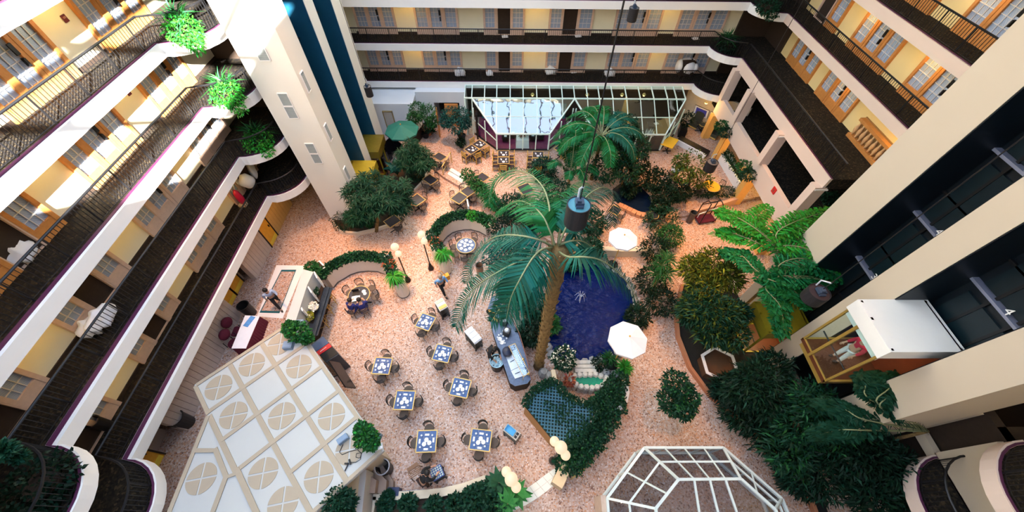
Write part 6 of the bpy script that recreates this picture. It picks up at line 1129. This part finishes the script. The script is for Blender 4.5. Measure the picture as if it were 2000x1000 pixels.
def cart(lb, c, rz):
    t = thing('housekeeping_cart', lb, 'cart', tuple(c), rz); part('body', MB().box((0, 0, .55), (1.0, .55, .8)), darkroom, t); part('top', MB().box((0, 0, .97), (1.0, .55, .05)), mat('cart_brown', (.06,.03,.02), .5), t)
    for k in range(4): part('wheel', MB().ball(((k % 2-.5)*.8, (k//2-.5)*.4, .07), .07, 8), black, t)
    part('push_bar', MB().tube([(.5, -.25, .9), (.62, -.25, 1.0), (.62, .25, 1.0), (.5, .25, .9)], .02, 5), steel, t)
    for i, (x, y, sx, sy, sz) in enumerate(((-.62, 0, .2, .35, .45), (.0, -.42, .4, .18, .4), (.35, -.4, .25, .2, .3), (0, .4, .5, .16, .35), (.45, .3, .2, .2, .3))):
        m_ = MB().ball((0, 0, 0), 1, 12); m_.v = [(a*sx*(1+.15*math.sin(6*b+i)), b*sy*(1+.15*math.cos(5*c_)), c_*sz*(1+.1*math.sin(7*a))) for a, b, c_ in m_.v]; part('linen_bundle', m_, linen, t, smooth=True, loc=(x, y, .75))
    return t
cart('housekeeping cart hung with white linen on the second storey far left bay', P(492, 362, 3.2), 2.2); cart('housekeeping cart heaped with white linen at the right end of the back walkway', P(1335, 148, 3.2), .1)
p = P(478, 398, 3.2); t = thing('vacuum_cleaner', 'red upright vacuum cleaner standing beside the left housekeeping cart', 'appliance', tuple(p)); part('body', MB().lathe((0, 0, .08), [(.14, 0), (.17, .3), (.14, .7), (.05, .85), (0, .87)], 12), mat('vacuum_red', (.50,.01,.05), .4), t, smooth=True); part('head', MB().box((0, -.1, .06), (.36, .3, .12)), mat('vacuum_tan', (.45,.35,.22), .6), t); part('handle', MB().tube([(0, .05, .85), (0, .2, 1.15), (-.1, .2, 1.2)], .02, 6), steel, t)
for u, v, z0, lb in ((126.5, 36, 0, 'uppermost'), (250.5, 180.5, 0, 'middle'), (192, 262, 0, 'lowest')):
    q = PX(u, v, -13.78); t = thing('room_sign', 'small dark red room sign on the left walkway walls, '+lb+' of three', 'sign', tuple(q)); part('plate', MB().box((0, 0, 0), (.03, .16, .2)), mat('sign_maroon', (.12,.012,.012), .5), t); part('number_strip', MB().box((.02, 0, .03), (.01, .1, .05)), mat('strip_pale', (.30,.14,.10), .5), t)
# soffit lamps
def soffit(lb, x, y, z, e=9, out=0):
    e *= 4.2
    tt = thing('soffit_lamp', lb, 'lamp', (x, y, z)); part('base', MB().lathe((0, 0, -.03), [(.1, 0), (.1, .03)], 12), gold, tt); part('bulb', MB().lathe((0, 0, -.12), [(0, 0), (.08, .03), (.1, .09)], 12), glow, tt)
    ld = bpy.data.lights.new('soffit', 'POINT'); ld.energy = e; ld.color = (1, .58, .14); ld.shadow_soft_size = .08; link('bulb_light', ld, tt, (0, 0, -.22))
for z, us in ((7.82, (789, 1048, 1308)), (5.32, (808, 1044.5, 1283))):
    for i, u in enumerate(us): q = PY(u, 13.5 if z > 7 else 99, 25.6); soffit('warm soffit lamp of the back walkway, %s on the %s storey' % (['left one', 'middle one', 'right one'][i], 'third' if z > 7 else 'second'), q.x, 25.6, z, 9)
for k in (2, 3, 4, 5):
    for i, y in enumerate((4.4, 8.5, 12.5)): soffit('warm soffit lamp of the left walkway, %s on the %s storey' % (['near one', 'middle one', 'far one'][i], ordn[k]), -13.1, y, Z[k]+2.105, 9)
for k, ys in ((3, (17.9, 13.4)), (4, (19.3, 15.0)), (5, (20.0, 15.2))):
    for i, y in enumerate(ys): soffit('warm soffit lamp of the right walkway, %s on the %s storey' % (['far one', 'near one'][i], ordn[k]), 16.7, y, Z[k]+2.13, 14)
soffit('warm lamp over the lounge corner', 13.6, 23.6, 2.7, 14); soffit('warm lamp in the passage behind the middle right column', 15.4, 18.4, 2.03, 40); soffit('warm lamp in the passage behind the near right column', 15.4, 14.2, 2.03, 40); soffit('warm lamp over the siding by the far left bay', -12.6, 14.8, 2.76, 12)
# balusters stone on the right end of the third storey
t = thing('balustrade', 'row of turned ochre balusters at the near end of the third storey right wall', 'railing'); part('rail', MB().box((17.0, 14.6, 6.62), (.24, 2.5, .14)), wood, t); part('plinth', MB().box((17.0, 14.6, 5.79), (.26, 2.5, .18)), wood, t); part('backing', MB().box((17.2, 14.6, 6.2), (.06, 2.6, 1.0)), mat('balustrade_back', (.34,.19,.07), .7), t)
for i in range(9): part('baluster', MB().lathe((0, 0, 0), [(.06, 0), (.05, .08), (.1, .25), (.1, .36), (.045, .55), (.06, .68)], 8), mat('baluster_ochre', (.62,.36,.17), .6), t, loc=(16.98, 13.5+.275*i, 5.88), smooth=True)
# plants on the walkway bays
def bayplant(lb, u, v, z, r, bright, grass=True):
    c = P(u, v, z+.4); t = thing('bay_plant', lb, 'plant'); k = pxm(u, v, z+.4); rr = r/k; part('pot', pot(MB(), rr*.5, .3), darkroom, t, loc=(c.x, c.y, z)); foliage('foliage', t, [((c.x, c.y, c.z), (rr, rr, rr*.75), 700), ((c.x+rr*.5, c.y-rr*.5, c.z-.3), (rr*.5, rr*.5, rr*.6), 220)], .13, .08, bright)
    if grass: spikes('grass_blades', t, [(c.x-.2, c.y+.2, c.z+.2), (c.x, c.y+.3, c.z+.2)], 40, .9, .05, g_mid, .9, .25)
bayplant('bright green plant with long blades on the fifth storey left bay', 358, 58, 10.7, 32, g_bright); bayplant('bright green trailing plant on the fourth storey left bay', 445, 184, 8.2, 30, g_bright); bayplant('bright green plant on the third storey left bay', 505, 274, 5.7, 26, g_bright); bayplant('dark shaded plant on the near left bay of the third storey', 75, 945, 5.7, 55, g_black, False); bayplant('dark green plant hanging over the fourth storey back right bay', 1500, 10, 8.2, 22, g_dark, False); bayplant('dark plant with yellow green blades on the third storey back right bay', 1422, 88, 5.7, 18, g_black)
bayplant('dark leafy plant behind the right end of the third storey walkway', 1625, 388, 2.2, 16, g_dark, False); bayplant('leafy plant tip at the far left edge of the near bay', 5, 880, 8.2, 14, g_dark, False)
# ================================================================= people
skin = mat('skin', (.50,.28,.19), .6, var=.05); hairm = mat('hair_dark', (.012,.009,.008), .6); shoe = mat('shoe', (.01,.01,.01), .4)
def skinmesh(name, pts, edges, rad, mt, parent, root=0):
    me = bpy.data.meshes.new(name); me.from_pydata([tuple(p) for p in pts], edges, []); o = bpy.data.objects.new(name, me); C.objects.link(o); o.parent = parent
    md = o.modifiers.new('skin', 'SKIN'); sv = me.skin_vertices[0].data
    for i, r in enumerate(rad): sv[i].radius = (r, r) if not isinstance(r, tuple) else r
    sv[root].use_root = True; ss = o.modifiers.new('sub', 'SUBSURF'); ss.levels = 1; ss.render_levels = 2; me.materials.append(mt); md.use_smooth_shade = True
    return o
POSE = {'stand': dict(pel=(0,0,.95), ch=(0,.02,1.25), nk=(0,.03,1.46), hd=(0,.06,1.62), sh=.19, el=((.25,.02,1.15),(-.25,.02,1.15)), wr=((.26,.14,.92),(-.26,.14,.92)), kn=((.10,.04,.5),(-.10,.02,.5)), an=((.11,0,.08),(-.11,-.02,.08))),
 'walk': dict(pel=(0,0,.93), ch=(0,.06,1.23), nk=(0,.10,1.44), hd=(0,.15,1.60), sh=.19, el=((.26,-.08,1.15),(-.25,.16,1.15)), wr=((.27,-.02,.92),(-.24,.33,1.02)), kn=((.10,.22,.52),(-.10,.0,.50)), an=((.10,.34,.10),(-.11,-.36,.16))),
 'reach': dict(pel=(0,0,.92), ch=(0,.14,1.2), nk=(0,.26,1.38), hd=(0,.36,1.52), sh=.19, el=((.24,.34,1.12),(-.24,.34,1.12)), wr=((.16,.56,.98),(-.16,.56,.98)), kn=((.11,.06,.5),(-.11,.04,.5)), an=((.12,.02,.08),(-.12,-.04,.08))),
 'sit': dict(pel=(0,0,.55), ch=(0,.08,.86), nk=(0,.14,1.07), hd=(0,.22,1.22), sh=.19, el=((.27,.16,.80),(-.27,.16,.80)), wr=((.15,.40,.82),(-.15,.40,.82)), kn=((.12,.42,.54),(-.12,.42,.54)), an=((.12,.44,.08),(-.12,.44,.08)))}
def person(lb, loc, rz, pose, shirt, trousers, hair=None, scale=1.0):
    p = POSE[pose]; t = thing('person', lb, 'person', tuple(loc), rz); V = Vector; pts = []; ed = []; rd = []
    def a(q, r, par=None): pts.append(V(q)); rd.append(r); i = len(pts)-1; (ed.append((par, i)) if par is not None else None); return i
    pe = a(p['pel'], (.15, .11)); ch = a(p['ch'], (.16, .11), pe); nk = a(p['nk'], .058, ch); hd0 = a(V(p['hd'])-V((0, .015, .05)), .085, nk); hd = a(p['hd'], .098, hd0); a(V(p['hd'])+V((0, -.01, .10)), .07, hd)
    for k, s in ((0, 1), (1, -1)):
        sh = a(V(p['nk'])+V((s*p['sh'], -.02, -.06)), .062, ch); el = a(p['el'][k], .046, sh); wr = a(p['wr'][k], .03, el); d = (V(p['wr'][k])-V(p['el'][k])).normalized(); pm = a(V(p['wr'][k])+d*.07, .034, wr); sd_ = d.cross(V((0, 0, 1))); sd_ = sd_.normalized() if sd_.length > .05 else V((1, 0, 0))
        for j, ln in enumerate((.07, .085, .08, .06)): b = V(p['wr'][k])+d*.09+sd_*(j-1.5)*.02; f1 = a(b, .010, pm); f2 = a(b+d*ln*.6, .009, f1); a(b+d*ln+V((0, 0, -.02)), .007, f2)
        th_ = a(V(p['wr'][k])+d*.05+sd_*-.045*1, .011, pm); a(V(p['wr'][k])+d*.09+sd_*-.06, .009, th_)
        hp = a(V(p['pel'])+V((s*.09, 0, -.05)), .095, pe); kn = a(p['kn'][k], .065, hp); an = a(p['an'][k], .042, kn); a(V(p['an'][k])+V((0, .16, -.04)), .038, an)
    skinmesh('body', pts, ed, rd, skin, t)
    # shirt
    pts2 = [V(p['pel'])+V((0, 0, .06)), V(p['ch']), V(p['nk'])+V((0, -.01, -.07))]; r2 = [(.165, .125), (.178, .13), (.11, .09)]; e2 = [(0, 1), (1, 2)]
    for k, s in ((0, 1), (1, -1)): n = len(pts2); pts2 += [V(p['nk'])+V((s*p['sh'], -.02, -.06)), V(p['el'][k]), V(p['el'][k]).lerp(V(p['wr'][k]), .75)]; r2 += [.08, .062, .048]; e2 += [(1, n), (n, n+1), (n+1, n+2)]
    skinmesh('shirt', pts2, e2, r2, shirt, t)
    pts3 = [V(p['pel'])+V((0, 0, .04))]; r3 = [(.165, .125)]; e3 = []
    for k, s in ((0, 1), (1, -1)): n = len(pts3); pts3 += [V(p['pel'])+V((s*.09, 0, -.05)), V(p['kn'][k]), V(p['an'][k])+V((0, 0, .02))]; r3 += [.11, .08, .06]; e3 += [(0, n), (n, n+1), (n+1, n+2)]
    skinmesh('trousers', pts3, e3, r3, trousers, t)
    for k in (0, 1): q = V(p['an'][k]); part('shoe', MB().ball((0, 0, 0), 1, 10, (.05, .14, .05)), shoe, t, smooth=True, loc=(q.x, q.y+.06, q.z-.03)).scale = (1, 1, 1)
    h = V(p['hd']); part('hair', MB().lathe((0, 0, 0), [(.105, -.02), (.112, .04), (.10, .10), (.06, .145), (0, .155)], 14), hair or hairm, t, smooth=True, loc=(h.x, h.y-.02, h.z+.01))
    part('nose', MB().lathe((0, 0, -.02), [(.018, 0), (.012, .03), (0, .05)], 6), skin, t, loc=(h.x, h.y+.105, h.z))
    for s in (-1, 1): part('eye', MB().ball((0, 0, 0), .013, 6), shoe, t, loc=(h.x+s*.035, h.y+.093, h.z+.025)); part('ear', MB().ball((0, 0, 0), .024, 6, (.5, 1, 1.3)), skin, t, loc=(h.x+s*.10, h.y, h.z))
    part('mouth', MB().box((0, 0, 0), (.045, .01, .012)), mat('lips', (.35,.12,.10), .6), t, loc=(h.x, h.y+.095, h.z-.05)); t.scale = (scale,)*3; return t
blue_sh = mat('shirt_blue', (.16,.34,.62), .8, var=.1); pale_sh = mat('shirt_pale', (.42,.50,.68), .8, var=.1); dark_c = mat('cloth_black', (.012,.012,.014), .85); navy_c = mat('cloth_navy', (.012,.02,.14), .85, var=.2); white_c = mat('cloth_white', (.75,.75,.78), .85); red_c = mat('cloth_red', (.50,.02,.05), .8); grey_hair = mat('hair_grey', (.32,.24,.18), .7); brown_t = mat('cloth_brown', (.05,.025,.02), .85)
def facing(a, b): d = P(*b)-P(*a); return math.atan2(d.y, d.x)-PI/2
person('man in light blue shirt and dark trousers walking with an orange bag', P(866, 570), facing((850, 552), (874, 580)), 'walk', blue_sh, dark_c, grey_hair)
t = thing('shoulder_bag', 'orange tan shoulder bag carried by the walking man', 'bag', tuple(P(872, 562))); part('bag', MB().box((.1, .05, .95), (.34, .22, .36), .6), mat('bag_orange', (.72,.32,.04), .7), t); part('strap', MB().tube([(.1, .05, 1.1), (-.1, .12, 1.42), (-.25, .15, 1.3)], .02, 5), MT['bag_orange'], t)
person('person in pale blue shirt and dark trousers walking across the floor inlay behind the counter', P(548, 596), facing((530, 570), (552, 600)), 'walk', pale_sh, dark_c)
person('person in black reaching toward the ice tub beside the buffet', P(959, 697), facing((955, 690), (971, 712)), 'reach', dark_c, dark_c)
person('person in black bending over the trolley of glass crates', P(833, 945), facing((830, 942), (850, 925)), 'reach', dark_c, brown_t)
for i, (a, sh_) in enumerate(((252, navy_c), (296, navy_c))):
    a = math.radians(a); q = (c1.x+.78*math.cos(a), c1.y+.78*math.sin(a), 0); chair(q, a+PI/2, 'bistro chair under a person in blue at the left booth table, '+('left one' if i == 0 else 'right one'), 'occupied chairs in the left booth'); person('person in dark blue clothes seated at the left booth table, '+('left one reading papers' if i == 0 else 'right one'), (q[0], q[1], -.02), a+PI/2, 'sit', sh_, navy_c)
solo('newspaper', MB().slab((-.2, -.15, .0), (0, -.15, .03), (0, .15, .03), (-.2, .15, 0), .006).slab((0, -.15, .03), (.2, -.15, 0), (.2, .15, 0), (0, .15, .03), .006), china, 'open white newspaper on the left booth table', 'newspaper', (c1.x-.1, c1.y-.22, .79), .2); solo('laptop', MB().box((0, 0, .01), (.34, .24, .02)).box((0, .12, .11), (.34, .02, .22)), binb, 'dark open laptop on the left booth table', 'laptop', (c1.x-.16, c1.y+.08, .782), .2)
p = P(1307, 352, TZ); chair(tuple(p), -.9, 'dark chair under the seated person in white near the upper pool', 'occupied terrace chair'); person('person in white shirt seated on the terrace near the upper pool', (p.x, p.y, TZ-.02), -.9, 'sit', white_c, dark_c)
person('person in red top standing inside the glass lift cab', (11.75, 4.9, 4.16), PI/2, 'stand', red_c, white_c, None, .98)
for nm_ in ('outer_left', 'outer_right'): pass
struct('wall_left', MB().bb(-22.3, -22, -16.3, 33.3, 0, ZTOP), beige); struct('wall_right', MB().bb(24, 24.3, -16.3, 33.3, 0, ZTOP), beige)  # unseen outer walls, added to stop sun leaking onto the floor
